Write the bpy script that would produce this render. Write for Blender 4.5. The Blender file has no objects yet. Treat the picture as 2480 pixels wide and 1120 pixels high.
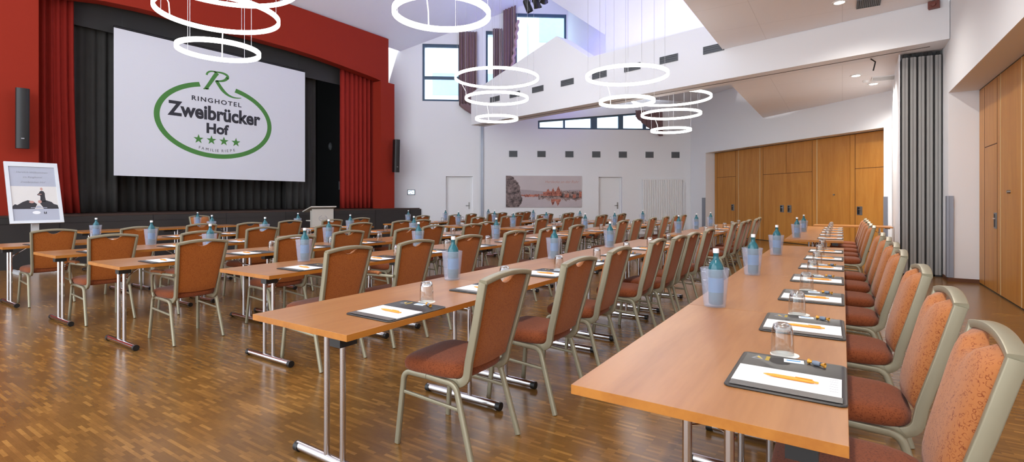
import bpy, bmesh, math, random
from mathutils import Vector, Matrix
random.seed(7)
PI = math.pi
sc = bpy.context.scene
COL = sc.collection

# ------------------------------------------------------------------ helpers
def lin(r, g, b):
    f = lambda c: (c/255/12.92) if c/255 <= .04045 else ((c/255+.055)/1.055)**2.4
    return (f(r), f(g), f(b), 1)

class MB:
    """collects faces of one mesh"""
    def __init__(self):
        self.v, self.f, self.m = [], [], []
    def add(self, vs, fs, mi=0, M=None):
        b = len(self.v)
        for p in vs:
            p = Vector(p)
            self.v.append(M @ p if M else p)
        for f in fs:
            self.f.append([b+i for i in f]); self.m.append(mi)
        return self
    def box(self, x0, x1, y0, y1, z0, z1, mi=0, M=None):
        vs = [(x0,y0,z0),(x1,y0,z0),(x1,y1,z0),(x0,y1,z0),(x0,y0,z1),(x1,y0,z1),(x1,y1,z1),(x0,y1,z1)]
        return self.add(vs, [(0,3,2,1),(4,5,6,7),(0,1,5,4),(1,2,6,5),(2,3,7,6),(3,0,4,7)], mi, M)
    def prism(self, poly, z0, z1, mi=0, M=None):
        n = len(poly)
        vs = [(x,y,z0) for x,y in poly]+[(x,y,z1) for x,y in poly]
        fs = [tuple(range(n-1,-1,-1)), tuple(range(n,2*n))]+[(i,(i+1)%n,n+(i+1)%n,n+i) for i in range(n)]
        return self.add(vs, fs, mi, M)
    def lathe(self, prof, n=20, mi=0, M=None, close=False):
        vs, fs = [], []
        k = len(prof)
        for i in range(n):
            a = 2*PI*i/n
            for r, z in prof: vs.append((r*math.cos(a), r*math.sin(a), z))
        for i in range(n):
            j = (i+1) % n
            for q in range(k-1 if not close else k):
                q2 = (q+1) % k
                fs.append((i*k+q, j*k+q, j*k+q2, i*k+q2))
        return self.add(vs, fs, mi, M)
    def sweep(self, path, prof, side, closed=False, mi=0, M=None):
        P = [Vector(p) for p in path]; S = Vector(side).normalized()
        n, k = len(P), len(prof)
        vs, fs = [], []
        for i in range(n):
            a = P[i-1] if (i > 0 or closed) else None
            b = P[(i+1) % n] if (i < n-1 or closed) else None
            t1 = (P[i]-a).normalized() if a is not None else None
            t2 = (b-P[i]).normalized() if b is not None else None
            if t1 is None: T, sc_ = t2, 1
            elif t2 is None: T, sc_ = t1, 1
            else:
                T = (t1+t2).normalized(); sc_ = 1/max(.35, T.dot(t2))
            S2 = (S - T*S.dot(T)).normalized()
            N = S2.cross(T)
            for u, w in prof: vs.append(P[i]+S2*u+N*w*sc_)
        for i in range(n if closed else n-1):
            j = (i+1) % n
            for q in range(k):
                q2 = (q+1) % k
                fs.append((i*k+q, i*k+q2, j*k+q2, j*k+q))
        if not closed:
            fs.append(tuple(range(k-1,-1,-1))); fs.append(tuple((n-1)*k+q for q in range(k)))
        return self.add(vs, fs, mi, M)
    def tube(self, path, r, n=8, mi=0, M=None, closed=False):
        P = [Vector(p) for p in path]
        d = (P[1]-P[0]).normalized()
        s = Vector((0,0,1)) if abs(d.z) < .8 else Vector((1,0,0))
        return self.sweep(path, [(r*math.cos(2*PI*q/n), r*math.sin(2*PI*q/n)) for q in range(n)], s, closed, mi, M)
    def cyl(self, p0, p1, r, n=12, mi=0, M=None):
        return self.tube([p0, p1], r, n, mi, M)
    def build(self, name, mats, parent=None, smooth=None, recalc=True):
        me = bpy.data.meshes.new(name)
        me.from_pydata([tuple(p) for p in self.v], [], self.f)
        if not isinstance(mats, (list, tuple)): mats = [mats]
        for m in mats: me.materials.append(m)
        for p, mi in zip(me.polygons, self.m): p.material_index = mi
        if recalc:
            bm = bmesh.new(); bm.from_mesh(me)
            bmesh.ops.recalc_face_normals(bm, faces=bm.faces)
            bm.to_mesh(me); bm.free()
        if smooth is not None:
            for p in me.polygons: p.use_smooth = True
            try: me.set_sharp_from_angle(angle=math.radians(smooth))
            except Exception: pass
        me.update()
        o = bpy.data.objects.new(name, me); COL.objects.link(o)
        if parent is not None: o.parent = parent
        return o

def rrect(w, h, r=.3, n=3):
    """rounded rectangle profile, full width w, height h"""
    r = min(w, h)*r; out = []
    for cx, cy, a0 in ((w/2-r,h/2-r,0),(-w/2+r,h/2-r,90),(-w/2+r,-h/2+r,180),(w/2-r,-h/2+r,270)):
        for i in range(n):
            a = math.radians(a0+90*i/(n-1)); out.append((cx+r*math.cos(a), cy+r*math.sin(a)))
    return out

def tag(o, label, cat, group=None, kind=None):
    o['label'] = label; o['category'] = cat
    if group: o['group'] = group
    if kind: o['kind'] = kind
    return o
def struct(o, label=None, cat=None):
    o['kind'] = 'structure'
    if label: o['label'] = label
    if cat: o['category'] = cat
    return o
def empty(name, loc=(0,0,0), rz=0):
    o = bpy.data.objects.new(name, None); COL.objects.link(o)
    o.location = loc; o.rotation_euler = (0,0,rz); o.empty_display_size = .1
    return o
KIDS = {}
def kids(o):
    return [c for c in bpy.data.objects if c.parent == o]
def make_tree(o):
    return (o, [make_tree(c) for c in kids(o)])
def copy_tree(t, parent=None):
    src, ch = t
    c = src.copy(); COL.objects.link(c)
    c.parent = parent
    for k in ch: copy_tree(k, c)
    return c

def text_mesh(body, size, bold=0, shear=0, space=1):
    cu = bpy.data.curves.new('lettering', 'FONT')
    cu.body = body; cu.size = size; cu.offset = bold; cu.shear = shear; cu.space_character = space
    cu.align_x = 'CENTER'; cu.resolution_u = 4
    o = bpy.data.objects.new('lettering', cu); COL.objects.link(o)
    dg = bpy.context.evaluated_depsgraph_get()
    me = bpy.data.meshes.new_from_object(o.evaluated_get(dg))
    vs = [tuple(v.co) for v in me.vertices]; fs = [tuple(p.vertices) for p in me.polygons]
    bpy.data.objects.remove(o); bpy.data.curves.remove(cu); bpy.data.meshes.remove(me)
    return vs, fs
def fit_text(body, width=None, height=None, **kw):
    vs, fs = text_mesh(body, 1.0, **kw)
    x0 = min(v[0] for v in vs); x1 = max(v[0] for v in vs)
    s = width/(x1-x0)
    sy = s if height is None else height/(max(v[1] for v in vs)-min(0, min(v[1] for v in vs)))
    cx = (x0+x1)/2
    return [((v[0]-cx)*s, v[1]*sy, 0) for v in vs], fs

# ------------------------------------------------------------------ materials
def newmat(name):
    m = bpy.data.materials.new(name); m.use_nodes = True
    nt = m.node_tree; b = nt.nodes['Principled BSDF']
    return m, nt, b
def N(nt, t, **kw):
    n = nt.nodes.new(t)
    for k, v in kw.items(): setattr(n, k, v)
    return n
def plain(name, col, rough=.5, metal=0, noise=.0, nscale=6, spec=.5, bump=0, bscale=80, sheen=0):
    m, nt, b = newmat(name)
    b.inputs['Roughness'].default_value = rough; b.inputs['Metallic'].default_value = metal
    b.inputs['Specular IOR Level'].default_value = spec
    tc = N(nt, 'ShaderNodeTexCoord')
    nz = N(nt, 'ShaderNodeTexNoise'); nz.inputs['Scale'].default_value = nscale; nz.inputs['Detail'].default_value = 3
    nt.links.new(tc.outputs['Object'], nz.inputs['Vector'])
    mx = N(nt, 'ShaderNodeMix', data_type='RGBA')
    mx.inputs[6].default_value = col
    k = 1-noise
    mx.inputs[7].default_value = (col[0]*k, col[1]*k, col[2]*k, 1)
    nt.links.new(nz.outputs['Fac'], mx.inputs[0]); nt.links.new(mx.outputs[2], b.inputs['Base Color'])
    if bump:
        n2 = N(nt, 'ShaderNodeTexNoise'); n2.inputs['Scale'].default_value = bscale
        nt.links.new(tc.outputs['Object'], n2.inputs['Vector'])
        bp = N(nt, 'ShaderNodeBump'); bp.inputs['Strength'].default_value = bump; bp.inputs['Distance'].default_value = .002
        nt.links.new(n2.outputs['Fac'], bp.inputs['Height']); nt.links.new(bp.outputs['Normal'], b.inputs['Normal'])
    if sheen: b.inputs['Sheen Weight'].default_value = sheen
    return m
def emit(name, col, strength):
    m, nt, b = newmat(name)
    b.inputs['Base Color'].default_value = (.8,.8,.8,1)
    b.inputs['Emission Color'].default_value = col; b.inputs['Emission Strength'].default_value = strength
    return m
def wood(name, c1, c2, axis='y', scale=1.0, rough=.35, spec=.5):
    """laminate / veneer with a grain running along axis"""
    m, nt, b = newmat(name)
    tc = N(nt, 'ShaderNodeTexCoord'); oi = N(nt, 'ShaderNodeObjectInfo')
    ad = N(nt, 'ShaderNodeVectorMath', operation='ADD')
    mul = N(nt, 'ShaderNodeMath', operation='MULTIPLY'); mul.inputs[1].default_value = 37
    cb = N(nt, 'ShaderNodeCombineXYZ')
    nt.links.new(oi.outputs['Random'], mul.inputs[0])
    for i in range(3): nt.links.new(mul.outputs[0], cb.inputs[i])
    nt.links.new(tc.outputs['Object'], ad.inputs[0]); nt.links.new(cb.outputs[0], ad.inputs[1])
    mp = N(nt, 'ShaderNodeMapping')
    sx = {'x': (.7,7,7), 'y': (7,.7,7), 'z': (7,7,.7)}[axis]
    mp.inputs['Scale'].default_value = [q*scale for q in sx]
    nt.links.new(ad.outputs[0], mp.inputs[0])
    nz = N(nt, 'ShaderNodeTexNoise'); nz.inputs['Scale'].default_value = 1.0; nz.inputs['Detail'].default_value = 5
    nz.inputs['Distortion'].default_value = .8
    nt.links.new(mp.outputs[0], nz.inputs['Vector'])
    n2 = N(nt, 'ShaderNodeTexNoise'); n2.inputs['Scale'].default_value = 9; n2.inputs['Detail'].default_value = 2
    nt.links.new(mp.outputs[0], n2.inputs['Vector'])
    ma = N(nt, 'ShaderNodeMath', operation='MULTIPLY_ADD'); ma.inputs[1].default_value = .3
    nt.links.new(n2.outputs['Fac'], ma.inputs[0]); nt.links.new(nz.outputs['Fac'], ma.inputs[2])
    cr = N(nt, 'ShaderNodeValToRGB')
    cr.color_ramp.elements[0].position = .42; cr.color_ramp.elements[0].color = c1
    cr.color_ramp.elements[1].position = .85; cr.color_ramp.elements[1].color = c2
    nt.links.new(ma.outputs[0], cr.inputs[0]); nt.links.new(cr.outputs[0], b.inputs['Base Color'])
    b.inputs['Roughness'].default_value = rough; b.inputs['Specular IOR Level'].default_value = spec
    return m
def fabric(name, base, dark, scale, ringy=True, rough=.9):
    m, nt, b = newmat(name)
    tc = N(nt, 'ShaderNodeTexCoord')
    vo = N(nt, 'ShaderNodeTexVoronoi'); vo.inputs['Scale'].default_value = scale
    nz = N(nt, 'ShaderNodeTexNoise'); nz.inputs['Scale'].default_value = scale*1.3; nz.inputs['Detail'].default_value = 2
    nt.links.new(tc.outputs['Object'], nz.inputs['Vector'])
    ad = N(nt, 'ShaderNodeVectorMath', operation='MULTIPLY_ADD')
    ad.inputs[1].default_value = (.008,.008,.008)
    nt.links.new(nz.outputs['Color'], ad.inputs[0]); nt.links.new(tc.outputs['Object'], ad.inputs[2])
    nt.links.new(ad.outputs[0], vo.inputs['Vector'])
    cr = N(nt, 'ShaderNodeValToRGB'); e = cr.color_ramp.elements
    if ringy:
        e[0].position = .0; e[0].color = base
        e[1].position = 1; e[1].color = base
        for p, c in ((.36, base),(.40, dark),(.47, dark),(.51, base)):
            q = e.new(p); q.color = c
    else:
        e[0].position = .25; e[0].color = dark; e[1].position = .6; e[1].color = base
    nt.links.new(vo.outputs['Distance'], cr.inputs[0])
    mx = N(nt, 'ShaderNodeMix', data_type='RGBA'); mx.inputs[6].default_value = base
    n3 = N(nt, 'ShaderNodeTexNoise'); n3.inputs['Scale'].default_value = scale*.8
    nt.links.new(tc.outputs['Object'], n3.inputs['Vector'])
    c2 = N(nt, 'ShaderNodeValToRGB'); c2.color_ramp.elements[0].position = .42; c2.color_ramp.elements[1].position = .55
    nt.links.new(n3.outputs['Fac'], c2.inputs[0]); nt.links.new(c2.outputs[0], mx.inputs[0])
    nt.links.new(cr.outputs[0], mx.inputs[7]); nt.links.new(mx.outputs[2], b.inputs['Base Color'])
    b.inputs['Roughness'].default_value = rough; b.inputs['Specular IOR Level'].default_value = .2
    b.inputs['Sheen Weight'].default_value = .15
    bp = N(nt, 'ShaderNodeBump'); bp.inputs['Strength'].default_value = .25; bp.inputs['Distance'].default_value = .001
    nt.links.new(vo.outputs['Distance'], bp.inputs['Height']); nt.links.new(bp.outputs['Normal'], b.inputs['Normal'])
    return m
def parquet():
    m, nt, b = newmat('mosaic_parquet')
    tc = N(nt, 'ShaderNodeTexCoord')
    br = N(nt, 'ShaderNodeTexBrick'); br.offset = .41; br.offset_frequency = 2; br.squash = 1
    br.inputs['Scale'].default_value = 1
    br.inputs['Brick Width'].default_value = .122; br.inputs['Row Height'].default_value = .0205
    br.inputs['Mortar Size'].default_value = .0006; br.inputs['Bias'].default_value = -.15
    br.inputs['Color1'].default_value = (0,0,0,1); br.inputs['Color2'].default_value = (1,1,1,1); br.inputs['Mortar'].default_value = (.1,.1,.1,1)
    nt.links.new(tc.outputs['Object'], br.inputs['Vector'])
    nz = N(nt, 'ShaderNodeTexNoise'); nz.inputs['Scale'].default_value = 2.2; nz.inputs['Detail'].default_value = 4
    nt.links.new(tc.outputs['Object'], nz.inputs['Vector'])
    mp = N(nt, 'ShaderNodeMapping'); mp.inputs['Scale'].default_value = (6,60,1)
    nt.links.new(tc.outputs['Object'], mp.inputs[0])
    n2 = N(nt, 'ShaderNodeTexNoise'); n2.inputs['Scale'].default_value = 3
    nt.links.new(mp.outputs[0], n2.inputs['Vector'])
    a1 = N(nt, 'ShaderNodeMath', operation='MULTIPLY_ADD'); a1.inputs[1].default_value = .5
    nt.links.new(nz.outputs['Fac'], a1.inputs[0])
    bw = N(nt, 'ShaderNodeSeparateColor'); nt.links.new(br.outputs['Color'], bw.inputs[0])
    pw = N(nt, 'ShaderNodeMath', operation='POWER'); pw.inputs[1].default_value = 1.6
    nt.links.new(bw.outputs[0], pw.inputs[0])
    m2 = N(nt, 'ShaderNodeMath', operation='MULTIPLY'); m2.inputs[1].default_value = .44
    nt.links.new(pw.outputs[0], m2.inputs[0]); nt.links.new(m2.outputs[0], a1.inputs[2])
    a2 = N(nt, 'ShaderNodeMath', operation='MULTIPLY_ADD'); a2.inputs[1].default_value = .18
    nt.links.new(n2.outputs['Fac'], a2.inputs[0]); nt.links.new(a1.outputs[0], a2.inputs[2])
    cr = N(nt, 'ShaderNodeValToRGB'); e = cr.color_ramp.elements
    e[0].position = .2; e[0].color = lin(98,68,32); e[1].position = .95; e[1].color = lin(184,136,70)
    q = e.new(.55); q.color = lin(132,92,44)
    nt.links.new(a2.outputs[0], cr.inputs[0]); nt.links.new(cr.outputs[0], b.inputs['Base Color'])
    b.inputs['Roughness'].default_value = .24
    b.inputs['Specular IOR Level'].default_value = .5
    bp = N(nt, 'ShaderNodeBump'); bp.inputs['Strength'].default_value = .05; bp.inputs['Distance'].default_value = .002
    nt.links.new(nz.outputs['Fac'], bp.inputs['Height']); nt.links.new(bp.outputs['Normal'], b.inputs['Normal'])
    return m
def mottled(name, c1, c2, scale):
    m, nt, b = newmat(name)
    tc = N(nt, 'ShaderNodeTexCoord'); nz = N(nt, 'ShaderNodeTexNoise'); nz.inputs['Scale'].default_value = scale; nz.inputs['Detail'].default_value = 6; nz.inputs['Roughness'].default_value = .75
    nt.links.new(tc.outputs['Object'], nz.inputs['Vector'])
    cr = N(nt, 'ShaderNodeValToRGB'); e = cr.color_ramp.elements
    e[0].position = .38; e[0].color = c2; e[1].position = .62; e[1].color = c1
    nt.links.new(nz.outputs['Fac'], cr.inputs[0]); nt.links.new(cr.outputs[0], b.inputs['Base Color']); b.inputs['Roughness'].default_value = .6
    return m
def clear(name, col, rough, alpha, spec=.5, trans=0):
    m, nt, b = newmat(name)
    b.inputs['Base Color'].default_value = col; b.inputs['Roughness'].default_value = rough
    b.inputs['Alpha'].default_value = alpha; b.inputs['Specular IOR Level'].default_value = spec
    b.inputs['Transmission Weight'].default_value = trans
    return m
def grid_ceiling(name, col):
    m, nt, b = newmat(name)
    tc = N(nt, 'ShaderNodeTexCoord')
    br = N(nt, 'ShaderNodeTexBrick'); br.offset = 0
    br.inputs['Scale'].default_value = 1; br.inputs['Brick Width'].default_value = 1.25; br.inputs['Row Height'].default_value = 1.25
    br.inputs['Mortar Size'].default_value = .006; br.inputs['Color1'].default_value = col; br.inputs['Color2'].default_value = col
    br.inputs['Mortar'].default_value = (col[0]*.88, col[1]*.88, col[2]*.88, 1)
    nt.links.new(tc.outputs['Object'], br.inputs['Vector']); nt.links.new(br.outputs['Color'], b.inputs['Base Color'])
    b.inputs['Roughness'].default_value = .8
    return m

M = dict(
    floor=parquet(),
    white=plain('white_paint', lin(238,239,242), .75, noise=.02, nscale=.7),
    ceil=grid_ceiling('ceiling_board', lin(244,243,245)),
    roof=plain('roof_paint', lin(238,239,244), .8, noise=.02),
    red=plain('red_paint', lin(152,46,30), .8, noise=.06, nscale=.8, spec=.15),
    redcurt=plain('red_velvet', lin(154,46,38), .9, noise=.15, nscale=9, spec=.1, bump=.3),
    black=plain('black_panel', lin(52,48,46), .55, noise=.15, nscale=3),
    blackcurt=plain('black_molton', lin(66,65,63), .9, noise=.25, nscale=5, bump=.3),
    blackval=plain('black_valance', lin(62,61,60), .9, noise=.1, nscale=3),
    blackbox=plain('stage_box', lin(26,26,27), .85, noise=.15),
    stagefloor=plain('stage_boards', lin(70,50,40), .6, noise=.2, nscale=8),
    screen=plain('projection_cloth', lin(226,228,236), .8, noise=.015),
    green=plain('logo_green', lin(78,136,66), .8, noise=.02),
    anth=plain('logo_anthracite', lin(52,52,60), .8, noise=.02),
    blk=plain('black_plastic', lin(24,24,25), .45, noise=.1, nscale=20),
    orange=wood('partition_veneer', lin(176,114,42), lin(194,134,58), 'z', 1.2, .42),
    gap=plain('dark_gap', lin(84,48,18), .7),
    bead=plain('pale_seal', lin(206,176,128), .6),
    steel=plain('brushed_steel', lin(150,148,146), .38, .85, noise=.1, nscale=30),
    chrome=plain('chrome', lin(205,202,204), .16, 1.0, noise=.04),
    alu=plain('aluminium_grey', lin(160,159,156), .5, .0, noise=.1, nscale=4),
    alud=plain('dark_groove', lin(92,90,88), .6, .2),
    top=wood('table_laminate', lin(152,100,56), lin(174,122,76), 'y', 1.0, .3),
    edge=wood('table_edge', lin(158,94,26), lin(178,114,40), 'y', 1.0, .45),
    frame=plain('champagne_metal', lin(156,149,126), .38, .4, noise=.06, nscale=14),
    fab=fabric('chair_fabric', lin(170,106,60), lin(124,60,30), 84),
    fabback=fabric('chair_back_fabric', lin(164,92,34), lin(132,64,20), 170, False),
    seatfab=fabric('seat_fabric', lin(134,70,38), lin(102,48,24), 160, False),
    padm=plain('mat_vinyl', lin(50,48,47), .38, noise=.15, nscale=25),
    paper=plain('paper', lin(240,240,242), .8, noise=.01),
    band=clear('mat_band', lin(120,118,116), .3, .75),
    pen=plain('pen_orange', lin(236,146,36), .35, noise=.1, nscale=60),
    coaster=plain('coaster_paper', lin(238,236,228), .8, noise=.05, nscale=60),
    glass=clear('clear_glass', (1,1,1,1), .02, 1, .5, 1.0),
    bucket=clear('frosted_plastic', lin(206,214,236), .45, .2, .4),
    bottle=clear('bottle_glass', lin(30,112,126), .06, .88, .7, .3),
    cap=plain('cap_white', lin(238,238,240), .4),
    blab=clear('bottle_label', lin(62,124,170), .5, .95),
    sugar=plain('packet_paper', lin(236,238,240), .6),
    blue=plain('print_blue', lin(36,140,206), .6),
    gold=plain('gold_foil', lin(214,152,50), .35, .4, noise=.2, nscale=80),
    candyg=plain('candy_blue_grey', lin(110,120,135), .4),
    yel=plain('print_yellow', lin(208,176,60), .6),
    greyprint=plain('print_grey', lin(150,152,158), .6),
    lamp=emit('ring_light', (1,.99,.97,1), 5.2),
    lamphouse=plain('lamp_white', lin(236,236,234), .5),
    down=emit('downlight_glow', (1,.97,.93,1), 14),
    led=emit('purple_led', (.26,.20,1,1), 30),
    wire=plain('wire', lin(190,190,194), .4, .3),
    winframe=plain('window_frame', lin(70,92,112), .5, .1),
    pane=None,
    mauve=plain('mauve_curtain', lin(132,104,106), .85, noise=.2, nscale=6, sheen=.2, bump=.3),
    ruffle=plain('ruffle', lin(196,160,172), .85, noise=.3, nscale=30),
    doorw=plain('door_white', lin(236,236,238), .5, noise=.01),
    grille=plain('grille_grey', lin(112,116,120), .5, .2, noise=.1, nscale=40),
    grille2=plain('grille_dark', lin(84,88,92), .6, .1),
    rad=plain('radiator_white', lin(238,238,238), .4),
    guard=plain('corner_guard', lin(150,156,168), .4, .5),
    base=plain('skirting_brown', lin(104,62,34), .5, noise=.1),
    poster=plain('poster_grey', lin(176,180,194), .5, noise=.03),
    posterw=plain('poster_light', lin(222,218,214), .5, noise=.06, nscale=8),
    suit=plain('print_black', lin(52,50,54), .6, noise=.2, nscale=30),
    skin=plain('print_skin', lin(196,150,140), .6),
    snap=plain('snap_frame', lin(222,226,230), .35, .15, noise=.03),
    lect=plain('lectern_cream', lin(206,200,190), .5, noise=.03),
    siren=plain('siren_brown', lin(118,62,50), .5),
    pic_sky=plain('print_sky', lin(205,194,196), .6, noise=.12, nscale=2.5),
    pic_lake=plain('print_lake', lin(200,188,192), .6, noise=.18, nscale=5),
    pic_tree=mottled('print_tree', lin(150,130,128), lin(58,46,46), 7),
    pic_red=mottled('print_red', lin(214,134,112), lin(120,62,54), 8),
    pic_town=mottled('print_town', lin(186,160,154), lin(62,50,52), 9),
    pic_hill=plain('print_hill', lin(180,166,170), .6, noise=.2, nscale=8),
    script=plain('print_script', lin(196,150,138), .6),
    screenlit=emit('tablet_glow', (.45,.68,1,1), 1.3),
    ext=plain('render_white', lin(236,240,246), .8, noise=.03),
    extwin=plain('outdoor_glazing', lin(168,198,222), .2, noise=.2),
    extroof=plain('outdoor_grey', lin(150,170,190), .7),
)
def pane_mat():
    m = bpy.data.materials.new('window_glass'); m.use_nodes = True
    nt = m.node_tree; nt.nodes.clear()
    o = N(nt, 'ShaderNodeOutputMaterial'); mx = N(nt, 'ShaderNodeMixShader'); mx.inputs[0].default_value = .06
    t = N(nt, 'ShaderNodeBsdfTransparent'); g = N(nt, 'ShaderNodeBsdfGlossy'); g.inputs['Roughness'].default_value = .02
    t.inputs['Color'].default_value = (.86,.95,1,1)
    nt.links.new(t.outputs[0], mx.inputs[1]); nt.links.new(g.outputs[0], mx.inputs[2]); nt.links.new(mx.outputs[0], o.inputs[0])
    return m
M['pane'] = pane_mat()
def thin_glass():
    m = bpy.data.materials.new('clear_glass'); m.use_nodes = True
    nt = m.node_tree; nt.nodes.clear()
    o = N(nt, 'ShaderNodeOutputMaterial'); mx = N(nt, 'ShaderNodeMixShader'); lw = N(nt, 'ShaderNodeLayerWeight'); lw.inputs[0].default_value = .35
    cr = N(nt, 'ShaderNodeMapRange'); cr.inputs[3].default_value = .03; cr.inputs[4].default_value = .55
    t = N(nt, 'ShaderNodeBsdfTransparent'); g = N(nt, 'ShaderNodeBsdfGlossy'); g.inputs['Roughness'].default_value = .03
    t.inputs['Color'].default_value = (.97,.98,.98,1)
    nt.links.new(lw.outputs['Facing'], cr.inputs[0]); nt.links.new(cr.outputs[0], mx.inputs[0])
    nt.links.new(t.outputs[0], mx.inputs[1]); nt.links.new(g.outputs[0], mx.inputs[2]); nt.links.new(mx.outputs[0], o.inputs[0])
    return m
M['glass'] = thin_glass()
M['thickglass'] = clear('thick_glass', (1,1,1,1), .03, 1, .5, 1.0)

# ------------------------------------------------------------------ local frames of the slanting walls
def frame2(P, d):
    """matrix: local x along the wall, local y away from the room, local z up"""
    d = Vector((d[0], d[1], 0)).normalized(); n = Vector((-d.y, d.x, 0))
    R = Matrix(((d.x, n.x, 0, P[0]), (d.y, n.y, 0, P[1]), (0, 0, 1, 0), (0, 0, 0, 1)))
    return R
FAR = frame2((-12.878,13.618), (.7934,.6087))          # far wall: s = 0 at the stage end, s = 10.15 at the corner
PAN = frame2((-3.912,19.439), (.7429,-.6694))          # plane of the far folding partition
FRO = frame2((-4.155,19.172), (.7429,-.6694))          # wall plane in front of it
BEA = frame2((-10.477,13.458), (.96703,-.25465))       # front of the diagonal beam
def wall_holes(mb, s0, s1, z0, z1, y0, y1, holes, Mx, mi=0):
    S = sorted({s0, s1, *[q for hh in holes for q in hh[:2]]}); Z = sorted({z0, z1, *[q for hh in holes for q in hh[2:]]})
    S = [q for q in S if s0 <= q <= s1]; Z = [q for q in Z if z0 <= q <= z1]
    for a, b in zip(S, S[1:]):
        run = None
        for c, d in zip(Z, Z[1:]):
            inside = any(hh[0]-1e-6 <= a and b <= hh[1]+1e-6 and hh[2]-1e-6 <= c and d <= hh[3]+1e-6 for hh in holes)
            if inside:
                if run: mb.box(a, b, y0, y1, run[0], run[1], mi, Mx); run = None
            else:
                run = (run[0], d) if run else (c, d)
        if run: mb.box(a, b, y0, y1, run[0], run[1], mi, Mx)
    return mb

# ================================================================== THE ROOM
mb = MB(); mb.box(-15.5, 6, -4, 23, -.2, 0)
struct(mb.build('floor', M['floor']))

# far wall with two door niches and four windows
W1 = (.018, 1.40, 4.92, 7.02); W2 = (2.34, 2.95, 5.3, 7.55); W3 = (3.42, 5.353, 5.2, 8.24); W4 = (4.28, 8.95, 3.94, 4.66)
DA = (.874, 1.858, 0, 2.16); DB = (6.577, 7.479, 0, 2.156)
mb = MB()
wall_holes(mb, -2.2, 10.25, 0, 9.6, 0, .30, [W1, W2, W3, W4, DA, DB], FAR)
mb.add([(4.28,0,4.25),(4.28,0,4.66),(8.95,0,4.66),(4.28,.3,4.25),(4.28,.3,4.66),(8.95,.3,4.66)],
       [(0,2,1),(3,4,5),(0,1,4,3),(1,2,5,4),(2,0,3,5)], 0, FAR)
far_wall = struct(mb.build('wall_far', M['white']))
# door leaves set back in their niches
for i, (a, b, c, d) in enumerate((DA, DB)):
    m = MB(); m.box(a+.06, b-.06, .16, .20, .008, d-.05, 0, FAR)
    dr = m.build('door_%d' % (i+1), M['doorw']); struct(dr)
    m = MB()
    m.box(a+.004, a+.058, .13, .22, .002, d-.003, 0, FAR); m.box(b-.058, b-.004, .13, .22, .002, d-.003, 0, FAR); m.box(a+.06, b-.06, .13, .22, d-.047, d-.003, 0, FAR)
    m.build('door_frame', M['doorw'], dr)
    m = MB(); m.box(b-.16, b-.11, .150, .159, .95, 1.2, 0, FAR)
    m.tube([FAR @ Vector((b-.135,.155,1.08)), FAR @ Vector((b-.135,.11,1.08)), FAR @ Vector((b-.26,.11,1.08))], .011, 8)
    m.build('door_handle', M['steel'], dr)

def window(idx, hole, mull_x, mull_z, slope=0):
    a, b, c, d = hole; f = .075
    root = empty('window_%d' % idx, (0,0,0)); struct(root)
    m = MB()
    m.box(a+.002, a+f, .05, .14, c+.002, d-.002, 0, FAR); m.box(b-f, b-.002, .05, .14, c+.002, d-.002, 0, FAR)
    m.box(a+f, b-f, .05, .14, c+.002, c+f, 0, FAR); m.box(a+f, b-f, .05, .14, d-f-.03, d-.002, 0, FAR)
    for x in mull_x: m.box(x-.05, x+.05, .05, .14, c+f, d-f, 0, FAR)
    for z in mull_z: m.box(a+f, b-f, .05, .14, z-.055, z+.055, 0, FAR)
    m.build('window_frame', M['winframe'], root)
    m = MB(); m.box(a+f, b-f, .09, .096, c+f, d-f, 0, FAR)
    m.build('window_pane', M['pane'], root)
    return root
window(1, W1, [], [5.79]); window(2, W2, [], []); window(3, W3, [], [])
# low strip window with the sloping head
root = empty('window_4'); struct(root)
m = MB(); zt = lambda s: 4.25+(s-4.28)*(.41/4.67)
def strip(s0, s1, za, zb, zc, zd):
    m.add([(s0,.05,za),(s1,.05,zb),(s1,.05,zd),(s0,.05,zc),(s0,.14,za),(s1,.14,zb),(s1,.14,zd),(s0,.14,zc)],
          [(0,1,2,3),(7,6,5,4),(0,4,5,1),(1,5,6,2),(2,6,7,3),(3,7,4,0)], 0, FAR)
strip(4.285, 8.94, 3.945, 3.945, 4.00, 4.00); strip(4.285, 8.94, zt(4.285)-.06, zt(8.94)-.06, zt(4.285)-.004, zt(8.94)-.004)
for s0, s1 in ((4.285,4.35),(5.24,5.31),(6.29,6.53),(7.35,7.53),(8.3,8.42),(8.88,8.94)):
    strip(s0, s1, 4.0, 4.0, zt(s0)-.06, zt(s1)-.06)
m.build('window_frame', M['winframe'], root)
m = MB()
m.add([(4.35,.09,4.0),(8.88,.09,4.0),(8.88,.09,zt(8.88)-.06),(4.35,.09,zt(4.35)-.06),(4.35,.096,4.0),(8.88,.096,4.0),(8.88,.096,zt(8.88)-.06),(4.35,.096,zt(4.35)-.06)],
      [(0,1,2,3),(7,6,5,4),(0,4,5,1),(1,5,6,2),(2,6,7,3),(3,7,4,0)], 0, FAR)
m.build('window_pane', M['pane'], root)

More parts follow.
